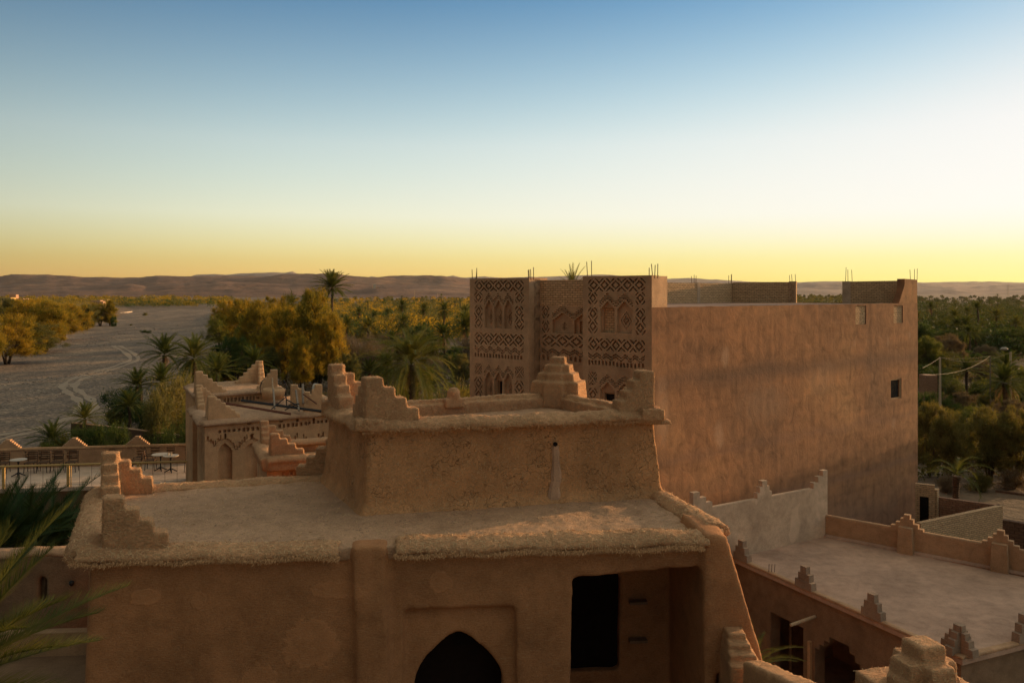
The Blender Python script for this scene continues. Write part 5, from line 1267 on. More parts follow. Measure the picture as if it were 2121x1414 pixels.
# block merlons along the front and the far parapet
for px, py in ((1541,1163), (1672,1219), (1812,1277)):
    s, _ = ez(px-6, py+6); q = EF.at(s, -.06); m = MB(); block_steps(m, q, zE+.055, EF.u, .72, .24, .72, 3); m.build('merlon', M['block'], flatr)
q = V2(eB)+((V2(eA)-V2(eB)).normalized()+(V2(eC)-V2(eB)).normalized())*.34; m = MB(); block_steps(m, q, zE+.055, EF.u, .95, .26, .72, 4, cross=True); m.build('merlon', M['block'], flatr)
l = Line(eB, eC); s = l.s_of(2118); q = l.at(s+.2,-.08); m = MB(); block_steps(m, q, zE+.055, l.u, .75, .24, .75, 3); m.build('merlon', M['block'], flatr)
m = MB()
for px in (1592, 1598, 1604):
    p = gz(px, 1186, EZ-.02); m.tube([p, p+Vector((.02,0,.32))], .011, 4)
m.build('rebar', M['rebar'], flatr)
fp1 = gz(1708,1110,EZ); fp2 = gz(2260,1222,EZ); FP = Line(fp1, fp2)
FP = Line(gz(1708,1064,9.1), gz(2230,1156,9.1))
mb = MB(); mb.wall(FP.at(0,-.1), FP.at(FP.L,-.1), zE-.1, zE+.86, .2); o = mb.build('parapet', [M['mud_low']], flatr); soften(o, .05, 2, .02, .4, .01)
mb = MB(); mb.hexa([(*FP.at(0,.12),zE-.03),(*FP.at(FP.L,.12),zE-.03),(*FP.at(FP.L,-.02),zE-.03),(*FP.at(0,-.02),zE-.03)], [(*FP.at(0,.03),zE+.09),(*FP.at(FP.L,.03),zE+.09),(*FP.at(FP.L,-.02),zE+.09),(*FP.at(0,-.02),zE+.09)]); o = mb.build('fillet', [M['concrete']], flatr); soften(o, .035, 2, .02, .3)
for px in (1878, 2072):
    s = FP.s_of(px); m = MB(); 
    m.hexa([(*FP.at(s-.28,.30),zE-.05),(*FP.at(s+.28,.30),zE-.05),(*FP.at(s+.28,-.18),zE-.05),(*FP.at(s-.28,-.18),zE-.05)], [(*FP.at(s-.24,.27),zE+.98),(*FP.at(s+.24,.27),zE+.98),(*FP.at(s+.24,-.17),zE+.98),(*FP.at(s-.24,-.17),zE+.98)])
    for k, (w, h) in enumerate(((1.15,.95), (.80,1.10), (.46,1.26), (.22,1.42))): m.hexa([(*FP.at(s-w/2,.01+.002*k),zE+.7),(*FP.at(s+w/2,.01+.002*k),zE+.7),(*FP.at(s+w/2,-.21),zE+.7),(*FP.at(s-w/2,-.21),zE+.7)], [(*FP.at(s-w/2,.01+.002*k),zE+h),(*FP.at(s+w/2,.01+.002*k),zE+h),(*FP.at(s+w/2,-.21),zE+h),(*FP.at(s-w/2,-.21),zE+h)])
    m.build('merlon', M['mud_low'], flatr)
# grey rendered boundary wall against the red house
g1 = gz(1436,1058,7.96); g2 = gz(1714,1006,7.96); GW = Line(g1, g2); zG = H-7.96
grey = thing('boundary_wall', (g1.x, g1.y, 0), 'pale grey rendered boundary wall with three stepped merlons against the red house', 'wall')
mb = MB(); q = [GW.at(0), GW.at(GW.L), GW.at(GW.L,-.2), GW.at(0,-.2)]; mb.hexa([(p.x,p.y,0) for p in q], [(p.x,p.y,zG) for p in q]); mb.build('wall', M['greywall'], grey)
for s, w, mode in ((.0,.95,1), (GW.s_of(1584),.80,0), (GW.L,.85,-1)):
    m = MB()
    for k in range(3):
        L = w*(3-k)/3; a = s if mode == 1 else (s-L if mode == -1 else s-L/2); b_ = a+L; z0 = zG-.002 if k == 0 else zG+.22*k
        m.hexa([(*GW.at(a,-.002+.002*k),z0),(*GW.at(b_,-.002+.002*k),z0),(*GW.at(b_,-.198),z0),(*GW.at(a,-.198),z0)], [(*GW.at(a,-.002+.002*k),zG+.22*(k+1)-.003),(*GW.at(b_,-.002+.002*k),zG+.22*(k+1)-.003),(*GW.at(b_,-.198),zG+.22*(k+1)-.003),(*GW.at(a,-.198),zG+.22*(k+1)-.003)])
    m.build('merlon', M['greywall'], grey)

# unroofed brick yard beyond
yz = 10.9
ya, yb, yc, yd = gz(1940,1028,yz), gz(2072,1046,yz), gz(1902,1082,yz), gz(2072,1046,yz)
yard = thing('brick_yard', (yc.x, yc.y, 0), 'roofless red-brown brick yard with sunlit top edges beside the red house', 'yard')
mb = MB(); mb.wall(ya, yb, 0, H-yz, .25); mb.build('brick_wall', M['brick_red'], yard)
mb = MB(); mb.wall(yc, yb, 0, H-yz, .25); mb.build('brick_wall', M['brick'], yard)
p0, p1 = gz(1896,1000,yz-.7), gz(1936,1004,yz-.7); mb = MB(); mb.wall(p0, p1, 0, H-yz+.7, .3); mb.wall(p1, ya, 0, H-yz+.45, .25); mb.build('brick_wall', M['brick'], yard)
p = Line(yc, yb); 
m = MB(); q = Line(p0, p1); s = q.s_of(1914); m.hexa([(*q.at(s-.2,.17),1),(*q.at(s+.22,.17),1),(*q.at(s+.22,.1),1),(*q.at(s-.2,.1),1)], [(*q.at(s-.2,.17),H-yz+.05),(*q.at(s+.22,.17),H-yz+.05),(*q.at(s+.22,.1),H-yz+.05),(*q.at(s-.2,.1),H-yz+.05)]); m.build('doorway', M['void'], yard)
a, b = pt(2078,1075,36), pt(2250,1120,34); mb = MB(); mb.wall(a, b, 0, a.z, .3); o = mb.build('garden_wall', M['brick_dark'], loc=(a.x,a.y,0)); tag(o, 'dark brick garden wall at the right edge below the brick yard', 'wall')
a, b = pt(2062,1014,58), pt(2300,1030,54); mb = MB(); mb.wall(a, b, 0, a.z, .3); o = mb.build('garden_wall', M['brick_dark'], loc=(a.x,a.y,0)); tag(o, 'low dark brick wall behind the brick yard at the right edge, under the trees', 'wall')
a, b = pt(1911,776,92), pt(1934,776,92); mb = MB(); mb.box(((a.x+b.x)/2,a.y,0), (1.3,1.6,a.z), (1,0)); o = mb.build('brick_pillar', M['brick_red'], loc=(a.x,a.y,0)); tag(o, 'reddish brick wall end just right of the red house, below its cables', 'pillar')

# ------------------------------------------------------------------ poles, wires, street lamp
def upole(name, px, ptop, Y, r, label, mat='pole'):
    p = pt(px, ptop, Y); g = gh(p.x, p.y); m = MB(); m.tube([(p.x,p.y,g-.3), (p.x,p.y,p.z)], [r*1.25, r*.8], 8); return tag(m.build(name, M[mat], loc=(p.x,p.y,g)), label, 'pole'), p
_, w0 = upole('utility_pole', 1947, 740, 78, .12, 'pale straight utility pole right of the red house, carrying cables')
_, w1_ = upole('utility_pole', 2051, 737, 84, .07, 'thin dark utility pole between the pale pole and the street lamp', 'wire')
p = pt(2093, 729, 88); lamp = thing('street_lamp', (p.x, p.y, gh(p.x,p.y)), 'street lamp with white head on a timber pole at the right edge', 'street lamp')
m = MB(); m.tube([(p.x,p.y,gh(p.x,p.y)-.3), p], [.16,.11], 8); m.build('pole', M['pole'], lamp)
q = pt(2080, 723, 88); m = MB(); m.tube([p+Vector((0,0,-.1)), (p.x-.3,p.y,p.z+.3), (q.x+.3,q.y,q.z+.02)], .04, 6); m.build('arm', M['iron'], lamp)
m = MB(); m.tube([q+Vector((.42,0,.0)), q+Vector((.2,0,.06)), q+Vector((-.25,0,.06)), q+Vector((-.45,0,-.02))], [.06,.16,.15,.05], 8); m.build('lamp_head', M['white'], lamp, True)
def wire(a, b, sag, label, r=.010):
    a, b = Vector(a), Vector(b); m = MB(); m.tube([a.lerp(b, i/14)-Vector((0,0,sag*4*(i/14)*(1-i/14))) for i in range(15)], r, 5); tag(m.build('cable', M['wire'], loc=a), label, 'cable')
hs = pt(1911,762,56); hs2 = pt(1911,775,56)
wire(hs, w0, .05, 'cable from the red house corner up to the pale utility pole'); wire(hs2, w1_, .6, 'lowest cable from the red house to the thin dark pole')
wire(w0, p, .7, 'cable sagging between the pale utility pole and the street lamp'); wire(w0, w1_, .2, 'short upper cable from the pale pole to the thin dark pole')
wire(p, pt(2300,745,92), .8, 'cable running right from the street lamp out of view')

# ------------------------------------------------------------------ the far village
def vbox(name, px0, px1, ptop, pbot, Y, mat, label, cat='house', steps=()):
    a, b = pt(px0, ptop, Y), pt(px1, ptop, Y); z0 = pt(px0, pbot, Y).z; t = thing(name, ((a.x+b.x)/2, Y, z0), label, cat)
    m = MB(); d = max(6, (b.x-a.x)*.8); m.box(((a.x+b.x)/2, Y+d/2, z0-6), (b.x-a.x, d, a.z-z0+6), (1,.12)); m.build('wall', mat, t)
    for x0, x1, tp, bt in steps:
        m = MB(); c_, e_ = pt(x0, tp, Y), pt(x1, tp, Y); zz = pt(x0, bt, Y).z; m.box(((c_.x+e_.x)/2, Y+1, zz), (e_.x-c_.x, d*.5, c_.z-zz), (1,.12)); m.build('upper_room', mat, t)
    m = MB()
    for k in range(3): 
        x = a.x+(b.x-a.x)*(.2+.3*k); m.box((x, Y-.1-.12*(x-(a.x+b.x)/2)*-1, z0+(a.z-z0)*.45), (max(.6,(b.x-a.x)*.06), .5, (a.z-z0)*.2), (1,.12))
    m.build('window', M['void'], t); return t
vm = flat('village_wall', (.46,.27,.16), .95, var=.15, scale=.1); vm2 = flat('village_wall_pale', (.55,.42,.30), .95, var=.15, scale=.1); vm3 = flat('village_wall_ochre', (.50,.33,.12), .95, var=.15, scale=.1)
vbox('hill_house', 2, 20, 616, 624, 420, vm3, 'ochre house at the far left on the low mound'); vbox('hill_house', 18, 46, 618, 626, 430, vm, 'pink stepped house beside the ochre one on the far left mound', steps=((20,33,610,618),))
for i, (x0, x1, tp, bt, Y, mt, lb) in enumerate(((186,206,622,631,640,vm,'reddish village house left end of the lit cluster above the river trees'), (205,221,620,631,650,vm3,'ochre village house on the right of the lit cluster above the river trees'), (198,212,624,632,620,vm,'low pink village house in front of the lit cluster'),
        (280,300,622,627,1300,vm2,'pale village house left of the white water tower'), (312,345,623,628,1350,vm,'long low pink village house right of the white water tower'), (355,366,621,627,1400,vm2,'small pale house in the middle of the far village'),
        (400,412,624,629,1150,vm,'pinkish far house above the river bend bushes'), (416,424,623,629,1200,vm2,'narrow pale far house right of the pinkish one at the river bend'), (432,446,619,626,1450,vm,'pale red far house at the right end of the village'), (441,455,622,628,1150,vm2,'pale far house nearest the right bank trees'), (380,390,619,624,1500,vm2,'tiny pale far house below the dark hill'), (464,470,617,623,1500,vm2,'tiny pale far house just left of the golden trees'))):
    vbox('village_house', x0, x1, tp, bt, Y, mt, lb)
p = pt(298, 614, 1350); t = thing('water_tower', (p.x, p.y, 0), 'small white water tower standing over the far village', 'tower')
m = MB(); m.lathe((p.x,p.y,p.z-12), [(2.2,-20),(1.8,0),(1.8,6.0)], 12); m.build('shaft', M['white'], t, True)
m = MB(); m.lathe((p.x,p.y,p.z-6.5), [(1.9,0),(3.4,1.6),(3.4,4.6),(2.0,6.5),(.3,7)], 14); m.build('tank', M['white'], t, True)
for px, tp, bt, Y, lb in ((329,613,628,1400,'thin mast right of the white water tower in the far village'), (772,587,600,3000,'left thin mast beside the tower on the hill'), (859,600,618,1500,'thin pole on the plain right of the hill tower'), (906,607,616,1500,'thin pole above the palms left of the carved tower'), (2088,589,614,2500,'thin mast on the far plain at the right')):
    a, b = pt(px, tp, Y), pt(px, bt, Y); m = MB(); m.tube([b-Vector((0,0,8)), a], Y*.00022, 5); tag(m.build('radio_mast', M['pole'], loc=b), lb, 'mast')
p = pt(776, 596, 2900); t = thing('hill_tower', (p.x, p.y, p.z-20), 'small sunlit tower block standing on the middle hill', 'tower')
m = MB(); m.box((p.x,p.y,p.z-22), (9,9,36), (1,.3)); m.build('wall', vm2, t); m = MB(); m.box((p.x+9,p.y,p.z-22), (10,8,24), (1,.3)); m.build('side_wall', vm, t)
a, b = pt(228,650,560), pt(273,645,640); m = MB(); m.wall(a, b, -1.5, a.z, .8); tag(m.build('embankment_wall', vm2, loc=a), 'sunlit pale embankment wall at the river bend below the village', 'wall')

# ------------------------------------------------------------------ vegetation
def frond_geo(V, Fc, base, az, el, L, droop, nl, ll, lw, r, seg=8, vshape=.35):
    p = np.array(base, float); pts = [p.copy()]; tg = []
    sway = r.uniform(-.25, .25)
    for i in range(seg):
        t = (i+.5)/seg; e = el-droop*t**1.25; a = az+sway*t*t
        d = np.array([math.cos(a)*math.cos(e), math.sin(a)*math.cos(e), math.sin(e)]); tg.append(d); p = p+d*L/seg; pts.append(p.copy())
    pts = np.array(pts); tg.append(tg[-1]); tg = np.array(tg)
    o = len(V); w = .022*max(1, L/3)
    for i, q in enumerate(pts):
        sd = np.cross(tg[i], [0,0,1.]); n_ = np.linalg.norm(sd); sd = sd/n_ if n_ > 1e-4 else np.array([1.,0,0]); k = w*(1-.85*i/seg)
        V.append(q-sd*k); V.append(q+sd*k)
    for i in range(seg): Fc.append((o+2*i, o+2*i+1, o+2*i+3, o+2*i+2))
    for j in range(nl):
        t = .14+.86*(j+.5)/nl; f = t*seg; i = min(int(f), seg-1); q = pts[i]+(pts[i+1]-pts[i])*(f-i); d = tg[i]
        sd = np.cross(d, [0,0,1.]); n_ = np.linalg.norm(sd); sd = sd/n_ if n_ > 1e-4 else np.array([1.,0,0]); up = np.cross(sd, d)
        le = ll*(.35+.65*math.sin(math.pi*min(1, (t*.86+.12)))**.7)*r.uniform(.85,1.15)
        for s in (-1, 1):
            v = d*(.35+.75*t)+sd*s*(.95-.45*t)+up*(vshape*r.uniform(.5,1.3)); v /= np.linalg.norm(v)
            e = q+v*le-np.array([0,0,.10*le*r.random()]); k = len(V); V.append(q-d*lw); V.append(q+d*lw); V.append(e); Fc.append((k, k+1, k+2))
def geo_mesh(name, V, Fc, mats):
    me = bpy.data.meshes.new(name); me.from_pydata([tuple(v) for v in V], [], Fc)
    for m in (mats if isinstance(mats, list) else [mats]): me.materials.append(m)
    me.update(); return me
def crown_mesh(seed, n=44, L=2.9, lo=-35, hi=82, nl=34, ll=.42, lw=.024, droop=75, mat='palm', jitter=.25):
    r = random.Random(seed); V, Fc = [], []
    for i in range(n):
        t = (i+.5)/n; el = math.radians(hi+(lo-hi)*t**1.15+r.uniform(-9,9)); az = i*2.39996+r.uniform(-.25,.25)
        frond_geo(V, Fc, (0,0,.1*(1-t)), az, el, L*r.uniform(1-jitter, 1.06)*(.72+.28*min(1, t*3)), math.radians(droop*r.uniform(.6,1.2)), nl, ll, lw, r)
    return geo_mesh('palm_crown', V, Fc, M[mat])
def skirt_mesh(seed, n=26, L=2.0, nl=16):
    r = random.Random(seed); V, Fc = [], []
    for i in range(n):
        el = math.radians(r.uniform(-75, 0)); frond_geo(V, Fc, (0,0,-.15-.5*r.random()), r.uniform(0, 6.28), el, L*r.uniform(.6,1.1), math.radians(r.uniform(30,75)), nl, .28, .022, r, 6)
    return geo_mesh('dry_fronds', V, Fc, M['palm_dry'])
def trunk_mesh(seed):
    r = random.Random(seed); m = MB(); n = 46; pts, rad = [], []; bx, by = r.uniform(-.35,.35), r.uniform(-.35,.35)
    for i in range(n+1):
        t = i/n; pts.append((bx*math.sin(t*math.pi)*.8, by*math.sin(t*math.pi)*.8, 8*t)); rad.append((.21+.10*(1-t)**3+.07*t**8)*(1.16 if i % 2 else .92))
    m.tube(pts, rad, 9)
    for i in range(60):                                         # cut frond stubs
        z = r.uniform(5.6, 8); a = r.uniform(0, 6.28); q = Vector((.22*math.cos(a), .22*math.sin(a), z)); d = Vector((math.cos(a), math.sin(a), .9))*.2; s = Vector((-math.sin(a), math.cos(a), 0))*.05
        m.add([q-s, q+s, q+d], [(0,1,2)])
    return m.mesh('palm_trunk', M['bark'])
CR = [crown_mesh(s, n, 2.9, lo, hi, 36, .46, .034, dr) for s, n, lo, hi, dr in ((1,52,-32,86,50), (2,46,-15,86,42), (3,60,-50,86,60), (4,42,-20,84,62))]
CRFAR = [crown_mesh(20+s, 26, 2.9, -25, 84, 14, .5, .05, 70) for s in range(3)]
CRBIG = crown_mesh(9, 62, 3.3, -40, 86, 52, .5, .02, 88)
CRLONE = crown_mesh(15, 64, 2.9, -22, 86, 40, .5, .042, 38)
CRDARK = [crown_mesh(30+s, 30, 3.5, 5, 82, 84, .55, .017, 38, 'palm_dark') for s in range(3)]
SK = [skirt_mesh(40+s) for s in range(3)]; TR = [trunk_mesh(50+s) for s in range(4)]
def ob(name, me, parent, loc=(0,0,0), scale=(1,1,1), rot=0.0, mat=None):
    o = bpy.data.objects.new(name, me); COL.objects.link(o); o.parent = parent; o.location = loc; o.scale = scale; o.rotation_euler = (0,0,rot)
    if mat: o.material_slots[0].link = 'OBJECT'; o.material_slots[0].material = M[mat]
    return o
CS = 1.0
def palm_at(x, y, h, s, label, crown=None, skirt=None, group=None, mat=None, zg=None, trunk=True):
    z = gh(x, y) if zg is None else zg; t = thing('date_palm', (x, y, z), label, 'palm', group)
    k = R.randrange(3); rot = R.uniform(0, 6.28)
    if trunk: ob('trunk', TR[R.randrange(4)], t, (0,0,-.2), (s*.95, s*.95, (h+.2)/8), rot)
    ob('crown', crown or CR[R.randrange(4)], t, (0,0,h), (s*CS,s*CS,s*CS), rot, mat)
    if skirt: ob('dry_fronds', SK[k], t, (0,0,h), (s*skirt,)*3, rot)
    return t
def palm_px(px, py, d, label, skirt=None, crown=None, dia=5.4, group=None, mat=None, hmin=1.6):
    Y = dia*F/d; c = pt(px, py, Y); return palm_at(c.x, c.y, max(hmin, c.z-gh(c.x,c.y)), dia/5.4, label, crown, skirt, group, mat)

def tree_mesh(seed, nclump, rad, hgt, leaf_l=.46, leaf_w=.05, per=230, clump=1.25, base=.22, droop=.3, airy=1.0, stems=5):
    """tamarisk: several leaning stems, limbs to every clump, feathery sprays of leaf slivers"""
    r = np.random.default_rng(seed); rr = random.Random(seed)
    heads = []
    for i in range(stems): a = i*6.283/stems+rr.uniform(-.5,.5); heads.append((a, rr.uniform(.35,.95)))
    limb = MB(); C_ = []
    tries = 0
    while len(C_) < nclump and tries < 4000:
        tries += 1
        a = rr.uniform(0, 6.283); q = rr.random()**.55; zz = rr.uniform(base, 1.0)
        env = math.sqrt(max(0, 1-((zz-.48)/.55)**2))*(.75+.28*math.sin(a*2+seed)+.2*math.sin(a*3+seed*2))
        if q > env and rr.random() > .05: continue
        x, y = q*rad*math.cos(a), q*rad*math.sin(a); C_.append(Vector((x, y, zz*hgt)))
    st = []
    for a, sp in heads:
        e = Vector((math.cos(a)*rad*.42*sp, math.sin(a)*rad*.42*sp, hgt*rr.uniform(.45,.65))); m_ = e*.5+Vector((rr.uniform(-.3,.3), rr.uniform(-.3,.3), hgt*.05))
        limb.tube([(math.cos(a)*.15, math.sin(a)*.15, -.3), m_, e], [.20*hgt/10, .13*hgt/10, .06*hgt/10], 6); st.append((m_, e))
    for i, c in enumerate(C_):
        m_, e = min(st, key=lambda q: (q[1]-c).length); s = m_.lerp(e, rr.uniform(.2,1)); mid = s.lerp(c, .55)+Vector((0,0,.25))
        if i % 2 == 0: limb.tube([s, mid, c+Vector((0,0,.4))], [.055*hgt/10, .035*hgt/10, .012], 4, False)
    VV = []
    for c in C_:
        n = int(per*rr.uniform(.6,1.35)); cl = clump*rr.uniform(.6,1.25); p = r.normal(0, 1, (n,3))*np.array([cl*.52, cl*.52, cl*.40]); pos = np.array(c)+p
        out = pos-np.array([0,0,hgt*.35]); out /= np.linalg.norm(out, axis=1)[:,None]+1e-6
        d = out*.6+r.normal(0,.62,(n,3))+np.array([0,0,.55-droop*1.2]); d /= np.linalg.norm(d, axis=1)[:,None]
        sd = np.cross(d, r.normal(0,1,(n,3))); sd /= np.linalg.norm(sd, axis=1)[:,None]+1e-6
        L = leaf_l*r.uniform(.5,1.35,(n,1)); W = leaf_w*r.uniform(.6,1.3,(n,1))
        VV.append(np.stack([pos-sd*W-d*L*.4, pos+sd*W-d*L*.4, pos+d*L], 1).reshape(-1,3))
    V = np.concatenate(VV); me = bpy.data.meshes.new('tree_crown'); nf = len(V)//3
    me.from_pydata(V.tolist(), [], np.arange(nf*3).reshape(-1,3).tolist()); me.materials.append(M['tam_green']); me.update()
    return me, limb.mesh('tree_trunk', M['limb'], smooth=True)
TM = [tree_mesh(100+i, n, rd, 10, per=per, clump=.82, leaf_l=.52, leaf_w=.042, droop=.12) for i, (n, rd, per) in enumerate(((150,5.2,115), (120,4.4,125), (175,6.0,105), (105,3.8,130)))]
TB = [tree_mesh(120+i, n, rd, 4, leaf_l=.34, leaf_w=.04, per=170, clump=.95, base=.08, stems=6) for i, (n, rd) in enumerate(((40,2.8), (34,2.4), (46,3.3)))]
BR = [tree_mesh(140+i, 34, 2.6, 3.6, leaf_l=.5, leaf_w=.016, per=150, clump=.95, base=.10, stems=9) for i in range(2)]
def tree_at(x, y, h, w, label, mat, kind=None, group=None, name='tamarisk_tree', cat='tree', zg=None):
    z = gh(x, y) if zg is None else zg; t = thing(name, (x, y, z), label, cat, group)
    src, hh, ww = (TM, 10., 9.6) if kind is None else ((TB, 4., 5.6) if kind == 'b' else (BR, 3.6, 5.2))
    k = R.randrange(len(src)); s = (w/ww, w/ww, h/hh); rot = R.uniform(0, 6.28)
    ob('crown', src[k][0], t, (0,0,0), s, rot, mat); ob('trunk', src[k][1], t, (0,0,0), s, rot); return t
def tree_px(px, pbase, ptop, wpx, label, mat, Y=None, kind=None, **kw):
    Y = Y or F*H/(pbase-HOR); c = pt(px, ptop, Y); g = gh(c.x, c.y); return tree_at(c.x, c.y, max(1.2, c.z-g), wpx*Y/F, label, mat, kind, **kw)

# --- palms one can pick out
PAL = [(688,597,52,'tall lone palm standing above all the trees, right of the golden tamarisks',None,6.0), (833,633,28,'small dark palm in the far grove left of a dry-skirted one',.9,5.4),
 (744,648,32,'mid palm with dry lower fronds right of the tall lone palm',.9,5.4), (776,656,30,'rounded green palm between two taller ones in the middle grove',None,5.4),
 (878,640,30,'ragged half-dry palm with long hanging skirt in the middle grove',1.25,5.4), (920,643,38,'palm with a wide brown skirt of dead fronds left of the carved tower',1.3,5.4),
 (763,678,56,'spreading dark palm behind the grey brush, right of the golden trees',.6,5.4), (719,677,48,'bushy low palm beside the right edge of the golden trees',.8,5.4),
 (804,648,26,'small yellow-green palm in the middle of the far grove',None,5.4), (846,698,34,'low pale palm crown in front of grey brush, above the big near palm',None,4.6), (918,695,60,'palm with hanging dead fronds between the big near palm and the carved tower',1.25,5.4),
 (962,648,42,'palm touching the left edge of the carved tower, upper one',.9,5.4), (966,680,52,'palm with tan skirt against the left edge of the carved tower, lower one',1.3,5.4),
 (604,629,40,'palm crown rising out of the golden trees, left of the tall lone palm',.8,5.4), (629,622,26,'small dark palm crown among the golden tree tops',None,5.4),
 (532,640,34,'spiky palm poking out of the left golden tamarisk',None,5.4), (53,630,26,'palm standing in the golden trees on the left bank',.8,5.4), (914,613,13,'tiny far palm standing above the grove, left of the carved tower',.7,5.4),
 (1928,637,26,'palm with pale hanging skirt just right of the red house',1.35,5.4), (1977,656,42,'broad palm in the right grove behind the bushes',.8,5.4), (2025,640,36,'mid palm in the right grove near the horizon',None,5.4), (2064,656,38,'palm left of the right frame edge in the far grove',1.0,5.4),
 (2021,699,50,'yellowish palm standing out of green bushes right of the red house',.7,5.4), (2062,686,42,'dark palm with heavy brown skirt in the right grove',1.4,5.4), (1983,675,44,'bushy palm half sunk in bushes in the right grove',None,5.4),
 (2066,612,11,'tall thin far palm above the right grove',.7,5.4), (1952,613,7,'tiny far palm right of the red house on the horizon',None,5.4), (2002,618,9,'tiny far palm in the middle of the right horizon',None,5.4),
 (2086,760,70,'palm below the street lamp at the right edge',.5,5.2), (2080,802,92,'large low palm under the cables at the right',None,5.4), (2116,820,80,'palm cut by the right frame edge behind the cables',.6,5.4)]
CS = 1.3
for px, py, d, lb, sk, dia in PAL:
    CS = 1.7 if d == 52 else 1.3
    palm_px(px, py, d, lb, sk, CRFAR[R.randrange(3)] if d < 16 else (CRLONE if d == 52 else None), dia)
c = pt(852, 756, 63); palm_at(c.x, c.y, c.z-gh(c.x,c.y), 1.12, 'big feathery palm in the middle, nearest palm left of the carved tower', CRBIG, .9)
c = pt(341, 735, 100); palm_at(c.x, c.y, c.z-gh(c.x,c.y), .98, 'upright palm by the river, left of the pair above the carved house', CR[1], .75)
c = pt(402, 742, 98); palm_at(c.x, c.y, c.z-gh(c.x,c.y), 1.12, 'wide palm by the river, right of the pair above the carved house', CR[2], 1.0)
for px, py, Y, sc_, lb in ((335,792,92,.85,'low dark palm at the foot of the riverside palm pair'), (284,800,92,.8,'low palm clump behind the dead palm stump'), (452,772,66,.62,'palm half hidden behind the carved house merlon'), (176,868,76,.6,'low palm by the river at the garden wall end'), (108,912,66,.6,'low palm behind the terrace wall at the left'),
                      (527,752,70,.55,'low palm under the golden trees behind the carved house roof'), (765,772,62,.42,'small spiky palm just right of the rear roof merlon'), (268,842,84,.7,'low dark palm left of the olive bushes behind the garden wall')):
    c = pt(px, py, Y); palm_at(c.x, c.y, max(.5, c.z-gh(c.x,c.y)), sc_, lb, CR[1], None)
CS = 1.0
c = pt(1186, 570, 52); palm_at(c.x, c.y, c.z-gh(c.x,c.y)-.9, .62, 'palm tips showing above the brick parapet between the carved towers', crown_mesh(77, 12, 2.9, 50, 84, 34, .36, .03, 25))
c = pt(1982, 955, 50); palm_at(c.x, c.y, 3.0, .9, 'thin young palm with few arching fronds under the right trees', crown_mesh(78, 11, 2.9, 5, 80, 40, .40, .022, 105), None)
# dark palms under the terrace, and the sunlit one at the lower left
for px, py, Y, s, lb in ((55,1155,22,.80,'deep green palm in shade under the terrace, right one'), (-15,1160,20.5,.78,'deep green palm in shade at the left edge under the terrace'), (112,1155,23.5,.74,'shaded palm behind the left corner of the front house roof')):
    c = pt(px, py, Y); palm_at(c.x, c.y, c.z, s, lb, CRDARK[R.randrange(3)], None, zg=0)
c = pt(-150, 1440, 8.6); near = palm_at(c.x, c.y, c.z, .76, 'nearest palm with yellow sunlit frond tips at the bottom left', crown_mesh(33, 50, 3.0, -10, 80, 130, .50, .012, 30, 'palm_sun'), None, zg=0)
c = pt(1556, 1392, 16.5); palm_at(c.x, c.y, c.z, .40, 'low palm fronds showing between the pier and the low house', crown_mesh(34, 22, 3.0, 0, 80, 60, .40, .014, 60), None, zg=0)
c = pt(2005, 1108, 38.5); palm_at(c.x, c.y, .8, .55, 'dark green palm shrub inside the roofless brick yard, left one', CRDARK[0], None); c = pt(2028, 1112, 37.5); palm_at(c.x, c.y, .8, .45, 'dark green palm shrub inside the roofless brick yard, right one', CRDARK[1], None)
# dead palm stump
b = pt(291, 822, 100); m = MB(); m.tube([(b.x,b.y,gh(b.x,b.y)-.3), b+Vector((.0,0,.6)), b+Vector((-.1,0,2.2)), pt(291,772,100)], [.34,.28,.26,.36], 8); tag(m.build('dead_palm_stump', M['bark'], loc=b), 'dark headless palm stump left of the riverside palm pair', 'stump')

# --- the golden tamarisks and other single trees
for px, pb, ptp, w, mt, lb in ((590,792,640,120,'tam_gold','big golden tamarisk behind the carved house, centre of its clump'), (650,800,604,140,'tam_gold','tallest golden tamarisk, below and left of the tall lone palm'), (545,770,628,110,'tam_gold','golden-green tamarisk left of the tallest one'), (500,745,622,110,'tam_gold','golden tamarisk at the left of the clump by the river'),
    (488,800,700,78,'tam_dark','dark green rounded tree at the foot of the golden clump'), (455,715,655,56,'tam_green','grey-green bush leaning over the river from the right bank'), (520,760,668,80,'tam_green','green tree between the dark tree and the golden clump'), (690,806,655,90,'tam_gold','golden feathery tamarisk at the right end of the clump'), (625,812,700,70,'tam_gold','low orange tamarisk in front of the tallest golden one'), (720,822,735,60,'tam_olive','olive tamarisk under the right end of the golden clump'), (570,720,618,80,'tam_gold','far golden tamarisk peeping over the clump near the middle palm'), (560,802,720,60,'tam_olive','olive bush under the golden clump behind the rear roof'),
    (470,700,625,60,'tam_gold','golden tree on the river bank at the left end of the clump'), (663,800,730,60,'tam_green','green bush at the foot of the tallest golden tamarisk')):
    tree_px(px, pb, ptp, w, lb, mt)
